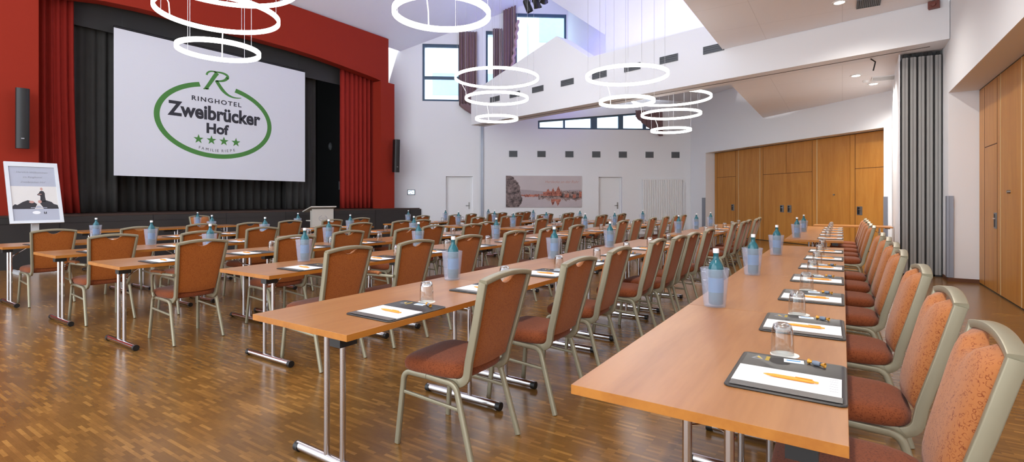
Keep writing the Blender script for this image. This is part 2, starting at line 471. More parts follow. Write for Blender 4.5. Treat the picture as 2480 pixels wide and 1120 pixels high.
# front plane of the back partition: jamb, lintel, pier, plus the niche around it
OP0, OP1, OPZ = 0.0, 6.684, 3.0
mb = MB(); wall_holes(mb, -.90, 6.90, 0, 6.2, 0, .10, [(OP0, OP1, 0, OPZ)], FRO)
struct(mb.build('wall_back_right', M['white']))
mb = MB()
mb.box(-.05, -.002, .10, .46, 0, OPZ+.1, 0, FRO); mb.box(OP1+.002, OP1+.05, .10, .46, 0, OPZ+.1, 0, FRO)
mb.box(-.002, OP1+.002, .10, .46, OPZ+.002, OPZ+.1, 0, FRO)
struct(mb.build('wall_niche_back', M['white']))
mb = MB()   # pier beside the stack of partition panels
mb.prism([(.815,10.97),(.835,10.97),(.985,14.5),(1.41,14.2),(1.41,14.25),(.957,14.55)], 0, 3.815)
mb.box(.90,1.41,11.7,11.75,0,3.815)
struct(mb.build('wall_pier', M['white']))
mb = MB(); mb.box(-3.0, 7.4, .47, .60, 0, 3.2, 0, FRO)
struct(mb.build('wall_behind_partition', M['white']))

# right wall with the long niche
mb = MB()
mb.box(1.41, 2.2, 10.50, 12.02, 0, 4.46)      # pier between niche and stacked panels
mb.box(1.41, 2.2, -3.0, 10.50, 3.0, 4.46)       # bulkhead
mb.box(1.83, 2.2, -3.0, 10.50, 0, 3.0)
struct(mb.build('wall_right', M['white']))
mb = MB(); mb.box(1.40, 1.83, 10.484, 10.499, 0, .06); mb.box(1.396, 1.409, 10.50, 10.95, 0, .06)
struct(mb.build('baseboard_right', M['base']))
# corner guards
for i, (x, y, lab) in enumerate(((1.402, 10.55, 'right'),)):
    pass
def guard(name, boxes, label):
    m = MB()
    for bx in boxes: m.box(*bx[0], 0, bx[1])
    o = m.build(name, M['guard']); struct(o); return o
guard('trim_1', [((1.385, 1.409, 10.46, 10.60, .07, 1.36), None), ((1.40, 1.47, 10.478, 10.4835, .07, 1.36), None)], '')
guard('trim_2', [((-.20, -.01, -.018, -.001, .02, 1.37), FRO)], '')
guard('trim_3', [((6.69, 6.79, -.018, -.001, .02, 1.37), FRO)], '')
m = MB(); m.box(2.15, 2.25, -.06, -.001, 0, 4.7, 0, FAR)
struct(m.build('trim_4', M['guard']))

# ------------------------------------------------------------------ folding partitions
def partition(name, Mx, cuts, z1, label, doors, knobs, seals, dpt=.055):
    root = empty(name)
    tag(root, label, 'partition')
    for i, (a, b) in enumerate(zip(cuts, cuts[1:])):
        m = MB(); m.box(a+.006, b-.006, .0, dpt, .02, z1-.015, 0, Mx)
        p = m.build('panel', M['orange'], root)
    for a in seals:
        m = MB(); m.box(a-.014, a+.014, -.004, .004, .02, z1-.015, 0, Mx); m.build('seal_strip', M['bead'], root)
    for (a, b, zd, mid, hx) in doors:
        m = MB(); g = .007
        m.box(a-g, a+g, -.0015, .003, .03, z1-.03, 0, Mx); m.box(b-g, b+g, -.0015, .003, .03, z1-.03, 0, Mx)
        m.box(a+g, b-g, -.0015, .003, zd-g, zd+g, 0, Mx)
        if mid: m.box(mid-g, mid+g, -.0015, .003, zd+g, z1-.03, 0, Mx)
        m.build('pass_door_outline', M['gap'], root)
        for hh, zz in hx:
            m = MB(); m.box(hh-.075, hh+.075, -.006, .006, zz-.11, zz+.11, 0, Mx)
            hp = m.build('handle_plate', M['steel'], root)
            m = MB(); m.box(hh-.06, hh+.0, -.009, -.0065, zz-.09, zz+.09, 0, Mx); m.build('recess', M['blk'], hp)
            m = MB(); m.tube([Mx @ Vector((hh-.02,-.02,zz+.03)), Mx @ Vector((hh+.06,-.02,zz+.03))], .008, 8); m.build('lever', M['chrome'], hp)
    for (kx, kz) in knobs:
        m = MB(); m.lathe([(0,0),(.022,0),(.02,.03),(0,.032)], 12, 0, Mx @ Matrix.Translation((kx,-.0005,kz)) @ Matrix.Rotation(PI/2,4,'X'))
        m.build('lock_knob', M['steel'], root, 40)
    m = MB(); m.box(cuts[0], cuts[-1], .0, dpt, z1-.012, z1-.001, 0, Mx); m.build('top_track', M['blk'], root)
    m = MB(); m.box(cuts[0], cuts[-1], .004, dpt-.004, .001, .018, 0, Mx); m.build('floor_seal', M['blk'], root)
    return root
partition('folding_partition', PAN, [.02,1.283,2.286,4.466,5.488,6.66], 3.0, 'long wood-veneered folding partition with pass doors in the far niche behind the right rows',
          [(.163,1.14,2.1,None,[(1.0,1.03)]), (2.42,4.305,2.095,3.363,[(3.2,1.025),(3.49,1.025)]), (5.634,6.6,2.096,None,[(5.76,1.016)])],
          [(5.02,1.433)], [1.283, 2.286, 4.466])
RGT = frame2((1.772, 10.495), (0,-1))
partition('folding_partition', RGT, [.01,1.268,2.218,3.45,4.68,5.9], 3.0, 'wood-veneered folding partition at the right edge of the room behind the near chairs',
          [(.36,1.09,2.075,None,[(1.0,1.01)])], [(1.72,1.40)], [1.268, 2.218, 3.45, 4.68])

# stack of folded grey partition panels under the beam
sg = 'stacked grey partition panels'
words_ = ['leftmost','second from left','middle','second from right','rightmost']
for i in range(5):
    x = .850+.111*i
    root = empty('partition_panel', (x, 10.97+.012*i, 0))
    tag(root, 'tall grey folded partition panel, %s of the stack beside the white pier' % words_[i], 'partition panel', sg)
    m = MB(); m.box(.004,.106,.02,.42,.03,3.74); m.build('core', M['alud'], root)  # core coloured darker, painting shade into the gaps between profiles
    m = MB()
    for a in (.014,.060): m.box(a, a+.030, -.012, .0195, .03, 3.74)
    m.box(.046,.058,-.002,.0195,.03,3.74)
    m.build('edge_profile', M['alu'], root)
    m = MB(); m.box(.03,.078,.0,.05,3.742,3.80); m.build('trolley', M['blk'], root)
    m = MB(); m.box(.01,.10,.0,.4,.001,.028); m.build('bottom_seal', M['blk'], root)

# ------------------------------------------------------------------ beam and ceilings
mb = MB()
prof = [(0,3.82),(12.283,3.82),(12.283,5.04),(5.077,5.04),(3.926,5.88),(0,4.90)]
n = len(prof)
vs = [(a,0,z) for a,z in prof]+[(a,.58,z) for a,z in prof]
mb.add(vs, [tuple(range(n)), tuple(range(2*n-1,n-1,-1))]+[(i,n+i,n+(i+1)%n,(i+1)%n) for i in range(n)], 0, BEA)
struct(mb.build('beam_diagonal', M['white']))
m = MB(); m.box(.05, 12.0, .285, .30, 3.812, 3.8195, 0, BEA)
struct(m.build('trim_5', M['alud']))
# ceilings
mb = MB(); mb.prism([(-2.1,-3.5),(1.41,-3.5),(1.41,10.31),(-2.1,11.24)], 4.45, 4.6)
mb.box(-2.1,-1.95,-3.5,11.2,4.6,9.4)
struct(mb.build('ceiling_low', M['ceil']))
mb = MB(); mb.prism([(-2.05,11.84),(.3,11.2),(1.40,10.95),(1.40,14.2),(-1.32,16.60),(-2.05,17.26)], 3.83, 3.95)
mb.box(-2.05,-1.95,11.9,17.2,3.95,6.2)
struct(mb.build('ceiling_back', M['ceil']))
mb = MB()
mb.add([(-13.5,-3.5,6.72),(-8.4,-3.5,9.3),(-1.9,-3.5,9.3),(-1.9,18.1,9.3),(-4.7,20.3,9.3),(-8.4,17.5,9.3),(-13.5,13.6,6.72),
        (-13.5,-3.5,7.0),(-8.4,-3.5,9.6),(-1.9,-3.5,9.6),(-1.9,18.1,9.6),(-4.7,20.3,9.6),(-8.4,17.5,9.6),(-13.5,13.6,7.0)],
       [(0,1,5,6),(1,2,3,4,5),(7,13,12,8),(8,12,11,10,9)]+[(i,(i+1)%7,7+(i+1)%7,7+i) for i in range(7)])
struct(mb.build('ceiling_high', M['roof']))
# inclined shaft walls above the beam, washed by the cove light
mb = MB()
mb.box(4.75, 12.2, 1.15, 1.3, 5.21, 9.3, 0, BEA)
struct(mb.build('wall_cove', M['roof']))
c0 = BEA @ Vector((4.72,1.2,0)); c1 = FAR @ Vector((5.40,0,0)); dv = c1-c0
SH = frame2((c0.x,c0.y), (dv.x,dv.y))
mb = MB(); mb.box(0, dv.length-.005, -.12, 0, 5.21, 9.3, 0, SH)
struct(mb.build('wall_shaft', M['roof']))
mb = MB()   # gable fin that continues the cove wall to the left with a rising lower edge
fp_ = [(4.74,5.96),(2.0,8.06),(2.0,9.25),(4.74,9.25)]
mb.add([(a,1.13,z) for a,z in fp_]+[(a,1.34,z) for a,z in fp_], [(0,1,2,3),(7,6,5,4)]+[(i,(i+1)%4,4+(i+1)%4,4+i) for i in range(4)], 0, BEA)
struct(mb.build('beam_fin', M['roof']))
mb = MB(); mb.prism([(-2.05,11.84),(-9.9,13.95),(-4.9,19.85),(-2.05,17.2)], 5.05, 5.2)
struct(mb.build('ceiling_behind_beam', M['roof']))
# LED cove strip lying on top of the beam
m = MB(); m.box(5.15, 11.9, .30, .36, 5.045, 5.075, 0, BEA)
m.build('led_strip', M['led']); o = bpy.data.objects['led_strip']
tag(o, 'purple cove light strip lying along the top of the diagonal white beam', 'light strip')
o['kind'] = 'thing'
m = MB(); m.box(.35, 4.2, .14, .20, 5.215, 5.245, 0, SH)
tag(m.build('led_strip', M['led']), 'purple cove light strip along the slanted shaft wall behind the beam gable', 'light strip')

# ------------------------------------------------------------------ vents
def vent(name, Mx, s, z, w, h, label, cat, group, dpt=.02, slats=4, dark='grille', vert=False, sm='grille', bm_='grille2'):
    r = empty(name); tag(r, label, cat, group)
    m = MB(); t = .012
    m.box(s-w/2, s+w/2, -dpt, -.001, z-h/2, z-h/2+t, 0, Mx); m.box(s-w/2, s+w/2, -dpt, -.001, z+h/2-t, z+h/2, 0, Mx)
    m.box(s-w/2, s-w/2+t, -dpt, -.001, z-h/2+t, z+h/2-t, 0, Mx); m.box(s+w/2-t, s+w/2, -dpt, -.001, z-h/2+t, z+h/2-t, 0, Mx)
    m.build('grille_frame', M[dark], r)
    m = MB(); m.box(s-w/2+t, s+w/2-t, -.006, -.001, z-h/2+t, z+h/2-t, 0, Mx); m.build('backing', M[bm_], r)
    m = MB()
    for i in range(slats):
        q = (i+.5)/slats
        if vert: m.box(s-w/2+t+(w-2*t)*q-.006, s-w/2+t+(w-2*t)*q+.006, -dpt+.002, -.007, z-h/2+t, z+h/2-t, 0, Mx)
        else: m.box(s-w/2+t, s+w/2-t, -dpt+.002, -.007, z-h/2+t+(h-2*t)*q-.006, z-h/2+t+(h-2*t)*q+.006, 0, Mx)
    m.build('slats', M[sm], r)
ORD = ['first','second','third','fourth','fifth','sixth','seventh','eighth','ninth','tenth','eleventh','twelfth','thirteenth','fourteenth']
for i, s in enumerate((1.256,2.2,3.19,4.33,5.43,6.43,7.413,8.47)):
    vent('vent_grille', BEA, s, 4.51, .46, .165, 'grey slotted air vent high on the diagonal beam, %s from its left end' % ORD[i], 'vent', 'air vents along the beam', slats=3)
for i, s in enumerate((3.355,4.41,5.46,6.48,7.5,8.53,9.54)):
    vent('wall_grille', FAR, s, 3.0, .31, .23, 'square grey air vent on the far white wall, %s from left' % ORD[i], 'vent', 'square vents on the far wall', slats=4)

# ================================================================== STAGE
SX = -12.85
mb = MB(); mb.prism([(-17,-2),(SX,-2),(SX,13.55),(-13.6,13.0),(-17,13.0)], 0, .96)
struct(mb.build('wall_stage_front', M['black']))
mb = MB()
for i in range(9):
    y = .2+i*1.6
    mb.box(SX, SX+.004, y-.006, y+.006, .02, .98)
mb.box(SX, SX+.005, -2, 13.5, .84, .846)
struct(mb.build('trim_6', M['blk']))
mb = MB(); mb.prism([(-17,-2),(SX-.03,-2),(SX-.03,13.50),(-13.6,13.0),(-17,13.0)], .962, 1.0)
struct(mb.build('floor_stage', M['stagefloor']))
RX0, RX1 = -13.42, -13.10
mb = MB()
mb.box(RX0, RX1, -3.0, 3.15, 1.001, 6.85)
def header(y0, y1, pts):
    # polygon in (y,z): bottom arch then flat top
    poly = pts+[(y1, 6.85), (y0, 6.85)]
    k = len(poly)
    vs = [(RX1, y, z) for y, z in poly]+[(RX0, y, z) for y, z in poly]
    mb.add(vs, [tuple(range(k)), tuple(range(2*k-1,k-1,-1))]+[(i,(i+1)%k,k+(i+1)%k,k+i) for i in range(k)])
header(3.15, 12.2, [(3.15,5.36),(3.5,5.40),(4.2,5.52),(4.85,5.57),(6,5.60),(7.3,5.61),(8.6,5.605),(9.4,5.57),(10.3,5.50),(11.5,5.39),(12.2,5.30)])
struct(mb.build('wall_stage_red', M['red']))
mb = MB(); mb.box(RX0-.0, RX1+.06, 11.80, 12.42, 1.001, 5.32)
struct(mb.build('pillar_red', M['red']))
# black box behind
mb = MB()
mb.box(-17, -16.9, -2, 12.1, 1.001, 6.7); mb.box(-17, RX0-.002, 12.10, 12.18, 1.001, 6.7); mb.box(-17, RX0-.002, -2, 12.18, 6.6, 6.7)
struct(mb.build('wall_stage_box', M['blackbox']))

def curtain(name, mat, P0, P1, z0, z1, waves, amp, label, cat='curtain', taper=0, group=None, flare=0, nz=10, thick=.012, seed=0):
    """hanging pleated cloth from P0 to P1 (xy)"""
    rnd = random.Random(seed)
    P0, P1 = Vector((*P0,0)), Vector((*P1,0)); L = (P1-P0).length; d = (P1-P0)/L; nrm = Vector((-d.y, d.x, 0))
    nu = waves*8; m = MB(); vs = []; fs = []
    ph = [rnd.uniform(-.5,.5) for _ in range(waves+2)]; am = [rnd.uniform(.6,1.25) for _ in range(waves+2)]
    for j in range(nz+1):
        v = j/nz; z = z0+(z1-z0)*v
        for i in range(nu+1):
            u = i/nu; w = u*waves
            k = int(w); fr = w-k
            off = amp*am[k]*math.sin(2*PI*w+ph[k]*.6)*(1-.25*v)
            uu = u+flare*(1-v)**3*u
            p = P0+d*(L*uu)+nrm*off+Vector((0,0,z))
            vs.append(p)
    for j in range(nz):
        for i in range(nu):
            a = j*(nu+1)+i; fs.append((a, a+1, a+nu+2, a+nu+1))
    m.add(vs, fs)
    o = m.build(name, mat, None, 60, recalc=False)
    sm = o.modifiers.new('thickness', 'SOLIDIFY'); sm.thickness = thick; sm.offset = 0
    if label: tag(o, label, cat, group)
    return o
curtain('stage_curtain', M['redcurt'], (-13.58,3.02), (-13.58,3.82), 1.015, 5.75, 7, .05, 'red velvet stage curtain hanging beside the left loudspeaker', flare=.14, seed=1)
curtain('stage_curtain', M['redcurt'], (-13.58,10.58), (-13.58,11.98), 1.015, 5.75, 8, .05, 'red velvet stage curtain gathered at the right side of the stage', seed=2)
curtain('backdrop_curtain', M['blackcurt'], (-14.6,2.6), (-14.6,10.3), 1.015, 6.2, 34, .06, 'wide black pleated backdrop curtain behind the projection screen', seed=3)
curtain('leg_curtain', M['blackcurt'], (-14.05,3.3), (-14.05,4.75), 1.015, 6.0, 7, .05, 'black side curtain left of the projection screen', seed=4)
curtain('leg_curtain', M['blackcurt'], (-14.25,9.1), (-14.25,10.15), 1.015, 6.0, 5, .05, 'black side curtain just right of the projection screen', seed=5)
m = MB(); m.box(-13.86,-13.84,2.5,11.75,5.08,6.55)
tag(m.build('valance', M['blackval']), 'flat black valance above the projection screen under the red arch', 'valance')

# projection screen with the projected hotel sign
root = empty('projection_screen', (-13.5,6.87,1.0)); tag(root, 'large white projection screen showing a green oval logo above the stage', 'projection screen')
m = MB(); m.box(-.012, 0, -2.374, 2.374, .838, 4.125); m.build('screen_cloth', M['screen'], root)
m = MB(); m.cyl((-.05,-2.36,4.16),(-.05,2.36,4.16),.03,10); m.build('top_roller', M['blk'], root)
for yy in (-2.2, 2.2):
    m = MB(); m.cyl((-.05,yy,4.19),(-.05,yy,5.58),.006,6); m.build('hanger', M['blk'], root)
LG = Matrix(((0,0,1,.0025),(1,0,0,-6.87),(0,1,0,-1.0),(0,0,0,1)))   # (y,z,depth) of the plane -> local
def flat(mbx, vs, fs, dx=0, dz=0):
    mbx.add([(v[0]+dx, v[1]+dz, 0) for v in vs], fs, 0, LG)
m = MB()
ec, er, eri = (6.724,3.335), (1.457,.972), (1.335,.858)
a0, a1 = math.radians(109), math.radians(433)
a0 = math.radians(108.5); a1 = math.radians(360+71.5)
K = 90; vs = []
for i in range(K+1):
    a = a0+(a1-a0)*i/K
    vs.append((ec[0]+er[0]*math.cos(a), ec[1]+er[1]*math.sin(a))); vs.append((ec[0]+eri[0]*math.cos(a), ec[1]+eri[1]*math.sin(a)))
flat(m, vs, [(2*i,2*i+1,2*i+3,2*i+2) for i in range(K)])
m.build('logo_oval', M['green'], root, recalc=False)
def ribbon(mbx, pts, ws):
    """calligraphic stroke"""
    P = [Vector((p[0],p[1],0)) for p in pts]; vs = []
    for i, p in enumerate(P):
        t = (P[min(i+1,len(P)-1)]-P[max(i-1,0)]).normalized(); nn = Vector((-t.y,t.x,0))
        w = ws[i]/2; vs += [p+nn*w, p-nn*w]
    flat(mbx, vs, [(2*i,2*i+1,2*i+3,2*i+2) for i in range(len(P)-1)])
def bez(p, n=14):
    out = []
    for i in range(n+1):
        t = i/n; a = 1-t
        out.append((a**3*p[0][0]+3*a*a*t*p[1][0]+3*a*t*t*p[2][0]+t**3*p[3][0], a**3*p[0][1]+3*a*a*t*p[1][1]+3*a*t*t*p[2][1]+t**3*p[3][1]))
    return out
m = MB()
c = bez([(6.705,4.575),(6.62,4.46),(6.52,4.26),(6.42,4.115)]); ribbon(m, c, [.10-.02*i/14 for i in range(15)])      # stem
c = bez([(6.365,4.105),(6.39,4.115),(6.45,4.118),(6.50,4.128)]); ribbon(m, c, [.03]*15)                             # foot serif
c = bez([(6.445,4.47),(6.45,4.55),(6.52,4.60),(6.66,4.595)]); ribbon(m, c, [.05-.02*i/14 for i in range(15)])      # top swash
c = bez([(6.62,4.585),(6.86,4.63),(7.02,4.57),(6.955,4.48)]); ribbon(m, c, [.03+.05*i/14 for i in range(15)])
c = bez([(6.955,4.50),(6.92,4.41),(6.80,4.365),(6.66,4.365)]); ribbon(m, c, [.08-.05*i/14 for i in range(15)])     # bowl
c = bez([(6.68,4.37),(6.80,4.20),(6.93,3.93),(7.325,4.03)], 20); ribbon(m, c, [.085 if i < 8 else .085-.07*(i-8)/12 for i in range(21)])   # leg
m.build('logo_letter', M['green'], root, recalc=False)
m = MB()
vs, fs = fit_text('RINGHOTEL', 1.235, .118, bold=.022, space=1.25); flat(m, vs, fs, 6.71, 3.782); m.build('lettering', M['anth'], root, recalc=False); m = MB()
vs, fs = fit_text('Zweibrücker', 2.30, bold=.036); hmax = max(v[1] for v in vs)
vs = [(v[0], v[1]*.345/hmax, 0) for v in vs]; flat(m, vs, fs, 6.705, 3.352); m.build('lettering', M['anth'], root, recalc=False); m = MB()
vs, fs = fit_text('Hof', .56, .27, bold=.042); flat(m, vs, fs, 6.72, 3.008); m.build('lettering', M['anth'], root, recalc=False); m = MB()
# curved family line
for ch, yy in zip('FAMILIE RIEPE', [6.272,6.350,6.452,6.542,6.598,6.660,6.718,6.78,6.838,6.908,6.966,7.052,7.138]):
    if ch == ' ':
        m.build('lettering', M['anth'], root, recalc=False); m = MB(); continue
    vs, fs = text_mesh(ch, .098)
    dxx = (yy-6.71); ang = dxx*.33; zz = 2.532+.26*dxx*dxx
    flat(m, [(v[0]*math.cos(ang)-v[1]*math.sin(ang), v[0]*math.sin(ang)+v[1]*math.cos(ang), 0) for v in vs], fs, yy, zz)
m.build('lettering', M['anth'], root, recalc=False)
m = MB()
for yy in (6.251,6.56,6.871,7.183):
    pts = []
    for k in range(10):
        r = .125 if k % 2 == 0 else .050
        a = PI/2+k*PI/5; pts.append((r*math.cos(a), r*math.sin(a)))
    flat(m, pts+[(0,0)], [(k,(k+1)%10,10) for k in range(10)], yy, 2.822)
m.build('logo_stars', M['green'], root, recalc=False)

# column loudspeakers
def speaker(loc, rz, tilt, label):
    r = empty('loudspeaker', loc, rz); r.rotation_euler = (0, tilt, rz); tag(r, label, 'loudspeaker', 'column loudspeakers')
    m = MB(); pts = [(-.11,-.085)]+[(.07+.055*math.cos(a_), .097*math.sin(a_)) for a_ in [(-.5+q/12)*PI for q in range(13)]]+[(-.11,.085)]
    m.prism(pts, -.56, .56); m.build('cabinet', M['blk'], r, 50)
    m = MB(); m.box(.1265,.128,-.022,.022,-.385,-.365); m.build('badge', M['greyprint'], r)
    m = MB(); m.box(-.19,-.1105,-.03,.03,-.06,.06); m.build('wall_mount', M['blk'], r)
    return r
speaker((-12.86,2.86,2.82), math.radians(-8), math.radians(2), 'black column loudspeaker on the red wall left of the stage')
speaker((-12.80,12.27,2.80), math.radians(-20), math.radians(3), 'black column loudspeaker on the red pillar right of the stage')
# odds and ends at the right wing
r = empty('wall_socket_box', (-15.3,12.05,1.82)); tag(r, 'grey connection box on the black wing wall of the stage', 'box')
m = MB(); m.box(-.18,.18,-.07,.045,-.15,.15); m.build('housing', M['grille'], r)
m = MB(); m.tube([(0,-.075,-.05),(.02,-.12,-.2),(.12,-.1,-.34),(.16,-.08,-.48)], .012, 6); m.build('cable', M['grille2'], r)
r = empty('wing_lamp', (-16.1,12.095,3.3)); tag(r, 'small oval bulkhead lamp high on the black wing wall', 'lamp')
m = MB(); m.lathe([(0,0),(.10,0),(.10,.02),(.07,.06),(0,.08)], 16, 0, Matrix.Rotation(PI/2,4,'X') @ Matrix.Diagonal((1,1.5,1,1)))
m.build('shade', M['grille'], r, 40)
m = MB(); m.tube([(-14.55,12.03,6.5),(-14.55,12.03,1.35),(-14.5,12.03,1.28),(-14.35,12.03,1.28),(-14.3,12.03,1.35),(-14.3,12.03,6.5)], .016, 6)
tag(m.build('curtain_rope', M['grille2']), 'looped curtain pull rope hanging on the dark right wing wall', 'rope')

# ------------------------------------------------------------------ sign stand
r = empty('poster_stand', (-12.1,2.86,0)); tag(r, 'white poster stand with a grey welcome poster beside the stage', 'poster stand')
m = MB(); m.box(-.03,.03,-.05,.05,.06,1.15); m.build('post', M['snap'], r)
m = MB(); m.box(-.28,.28,-.28,-.21,.002,.05); m.box(-.28,.28,.21,.28,.002,.05); m.box(-.04,.04,-.21,.21,.01,.055); m.build('base', M['snap'], r)
TL = Matrix.Translation((.16,0,.88)) @ Matrix.Rotation(math.radians(-20),4,'Y')
m = MB(); w2, hh, f = .36, 1.16, .05
m.box(-.012,.02,-w2,-w2+f,0,hh,0,TL); m.box(-.012,.02,w2-f,w2,0,hh,0,TL); m.box(-.012,.02,-w2+f,w2-f,0,f,0,TL); m.box(-.012,.02,-w2+f,w2-f,hh-.085,hh,0,TL)
m.build('snap_frame', M['snap'], r)
m = MB(); m.box(-.016,.004,-w2+f,w2-f,f,hh-.085,0,TL); ps = m.build('poster', M['poster'], r)
PL = TL @ Matrix(((0,0,1,.0055),(1,0,0,0),(0,1,0,0),(0,0,0,1)))    # (y,z) on the sheet
def sheet(name, polys, mat, dz=0, par=None):
    m = MB()
    for p in polys: m.add([(a,b,dz) for a,b in p], [tuple(range(len(p)))], 0, PL)
    return m.build(name, mat, par or ps, recalc=False)
sheet('photo_area', [[(-.31,.27),(.31,.27),(.31,.70),(-.31,.70)]], M['posterw'])
sheet('printed_figures', [
    [(-.31,.27),(-.30,.33),(-.27,.36),(-.24,.345),(-.17,.40),(-.10,.435),(-.06,.42),(-.02,.40),(.02,.36),(.0,.31),(-.02,.27)],
    [(.31,.27),(.30,.34),(.25,.36),(.22,.40),(.14,.435),(.08,.42),(.06,.37),(.09,.31),(.10,.27)],
    [(.065,.40),(.075,.50),(.06,.57),(.075,.605),(.10,.618),(.125,.605),(.14,.57),(.138,.50),(.145,.40)], [(.03,.535),(.06,.575),(.075,.56),(.10,.54),(.10,.525),(.05,.525)]], M['suit'], .0005)
def disc(cx, cy, rx, ry, n=14): return [(cx+rx*math.cos(2*PI*i/n), cy+ry*math.sin(2*PI*i/n)) for i in range(n)]
sheet('printed_faces', [disc(.10,.650,.018,.027), disc(-.05,.40,.035,.022), disc(.06,.405,.026,.03), disc(.07,.548,.028,.007)], M['skin'], .001)
sheet('printed_table', [[(-.07,.285),(.15,.285),(.15,.297),(-.07,.297)], [(.0,.297),(.08,.297),(.06,.33),(.02,.33)]], M['poster'], .001)
sheet('oval_emblem', [disc(.0,.20,.055,.032)], M['paper'], .001)
sheet('blue_badge', [[(.10,.175),(.135,.175),(.135,.215),(.10,.215)]], M['anth'], .001)
def ptext(body, w, y, z, name='lettering', mat='greyprint', shear=.25, dz=.001):
    vs, fs = fit_text(body, w, shear=shear); m = MB(); m.add([(v[0]+y, v[1]+z, dz) for v in vs], fs, 0, PL); m.build(name, M[mat], ps, recalc=False)
ptext('Herzlich Willkommen', .42, 0, .955); ptext('im Ringhotel', .26, 0, .86); ptext('Zweibrücker Hof', .34, 0, .765)
ptext('f', .016, .118, .183, 'badge_letter', 'paper', 0, .0015)

# ------------------------------------------------------------------ lectern
r = empty('lectern', (-12.02,8.78,0), math.radians(-12)); tag(r, 'cream speaker lectern with sloping top standing before the stage', 'lectern')
m = MB(); m.box(-.02,.02,-.30,.30,.05,1.04); m.build('front_panel', M['lect'], r)
m = MB(); m.box(-.12,-.021,-.30,-.27,.05,1.0); m.build('side_panel', M['lect'], r)
m = MB(); m.box(-.12,-.021,.27,.30,.05,1.0); m.build('side_panel', M['lect'], r)
m = MB(); TT = Matrix.Translation((.05,0,1.10)) @ Matrix.Rotation(math.radians(-14),4,'Y'); m.box(-.56,.03,-.36,.36,-.015,.015,0,TT); m.build('reading_top', M['lect'], r)
m = MB(); m.box(-.50,-.021,-.26,.26,.70,.73); m.build('shelf', M['lect'], r)
m = MB(); m.box(-.5,.12,-.32,.32,.002,.049); m.build('base', M['lect'], r)
LL = Matrix(((0,0,1,.0215),(1,0,0,0),(0,1,0,.78),(0,0,0,1)))
m = MB(); a = disc(0,0,.12,.085,24); b = disc(0,0,.108,.074,24)
m.add([(*p,0) for p in a]+[(*p,0) for p in b], [(i,(i+1)%24,24+(i+1)%24,24+i) for i in range(24) if not 4 <= i <= 6], 0, LL)
m.build('oval_emblem', M['greyprint'], r, recalc=False)
m = MB()
vs, fs = fit_text('Zweibrücker', .17, bold=.02); m.add([(v[0], v[1]+.0, 0) for v in vs], fs, 0, LL)
vs, fs = fit_text('Hof', .05, bold=.02); m.add([(v[0], v[1]-.045, 0) for v in vs], fs, 0, LL)
m.build('emblem_lettering', M['greyprint'], r, recalc=False)

# ------------------------------------------------------------------ things on the far wall
r = empty('wall_picture'); tag(r, 'wide canvas picture of an autumn lakeside on the far white wall', 'picture')
m = MB(); m.box(3.08,5.92,-.04,-.001,1.02,2.19,0,FAR); cv = m.build('canvas', M['pic_sky'], r)
PF = FAR @ Matrix(((1,0,0,3.08),(0,0,-1,-.0412),(0,1,0,1.02),(0,0,0,1)))
def pic(name, polys, mat, dz=.001):
    m = MB()
    for p in polys: m.add([(a,b,dz) for a,b in p], [tuple(range(len(p)))], 0, PF)
    m.build(name, mat, cv, recalc=False)
rp = random.Random(3)
def hump(x0, x1, zb, base, amp, n, sgn=1):
    out = [(x0, zb)]
    for i in range(n+1):
        t = i/n; out.append((x0+(x1-x0)*t, zb+sgn*(base+amp*rp.random())))
    return out+[(x1, zb)]
def skyline(x0, x1, zb, fn, n, sgn=1):
    return [(x0, zb)]+[(x0+(x1-x0)*i/n, zb+sgn*max(.005, fn(x0+(x1-x0)*i/n))) for i in range(n+1)]+[(x1, zb)]
nz_ = lambda a: a*(rp.random()**1.5)
pic('lake', [[(0,0),(2.84,0),(2.84,.42),(0,.42)]], M['pic_lake'])
pic('far_hills', [skyline(.5,2.84,.42,lambda x: .20+.03*math.sin(x*3), 40)], M['pic_hill'], .0012)
pic('far_shore', [skyline(.55,1.5,.41,lambda x: .035+nz_(.05)+.05*max(0,x-1.1), 50), skyline(.7,1.5,.41,lambda x: .01+nz_(.03), 40, -1)], M['pic_red'], .0014)
pic('town', [skyline(2.0,2.84,.34,lambda x: .22+nz_(.08), 40), skyline(1.2,2.1,.39,lambda x: .03+nz_(.07)+.05*max(0,x-1.3), 50),
             skyline(1.2,2.84,.40,lambda x: .05+nz_(.08)+.10*max(0,min(1,(x-1.3)*2))*max(.3,math.sin(x*9)**2), 90, -1)], M['pic_town'], .0016)
for poly_ in [skyline(1.38,1.75,.42,lambda x: .12+nz_(.06)+.10*math.exp(-((x-1.58)/.06)**2), 24), skyline(1.68,1.84,.42,lambda x: .10+nz_(.05)+.18*math.exp(-((x-1.76)/.05)**2), 14),
             skyline(1.84,2.08,.42,lambda x: .10+nz_(.06)+.22*math.exp(-((x-1.96)/.07)**2), 18), skyline(2.2,2.36,.36,lambda x: .10+nz_(.1), 12), skyline(2.5,2.62,.34,lambda x: .10+nz_(.08), 10), skyline(2.74,2.84,.36,lambda x: .2+nz_(.08), 8),
             skyline(1.68,2.05,.30,lambda x: .05+nz_(.06)+.16*math.sin(x*17)**2, 30, -1)]:
    pic('autumn_tree', [poly_], M['pic_red'], .002)
tree_ = [(0,0),(.46,0),(.52,.06),(.58,.16),(.62,.26),(.60,.36),(.56,.44),(.55,.54),(.52,.62),(.53,.74),(.49,.82),(.45,.92),(.40,.96),(.36,1.02),(.30,1.03),(.31,1.08),(.27,1.12),(.22,1.13),(.18,1.165),(0,1.165)]
tj = []
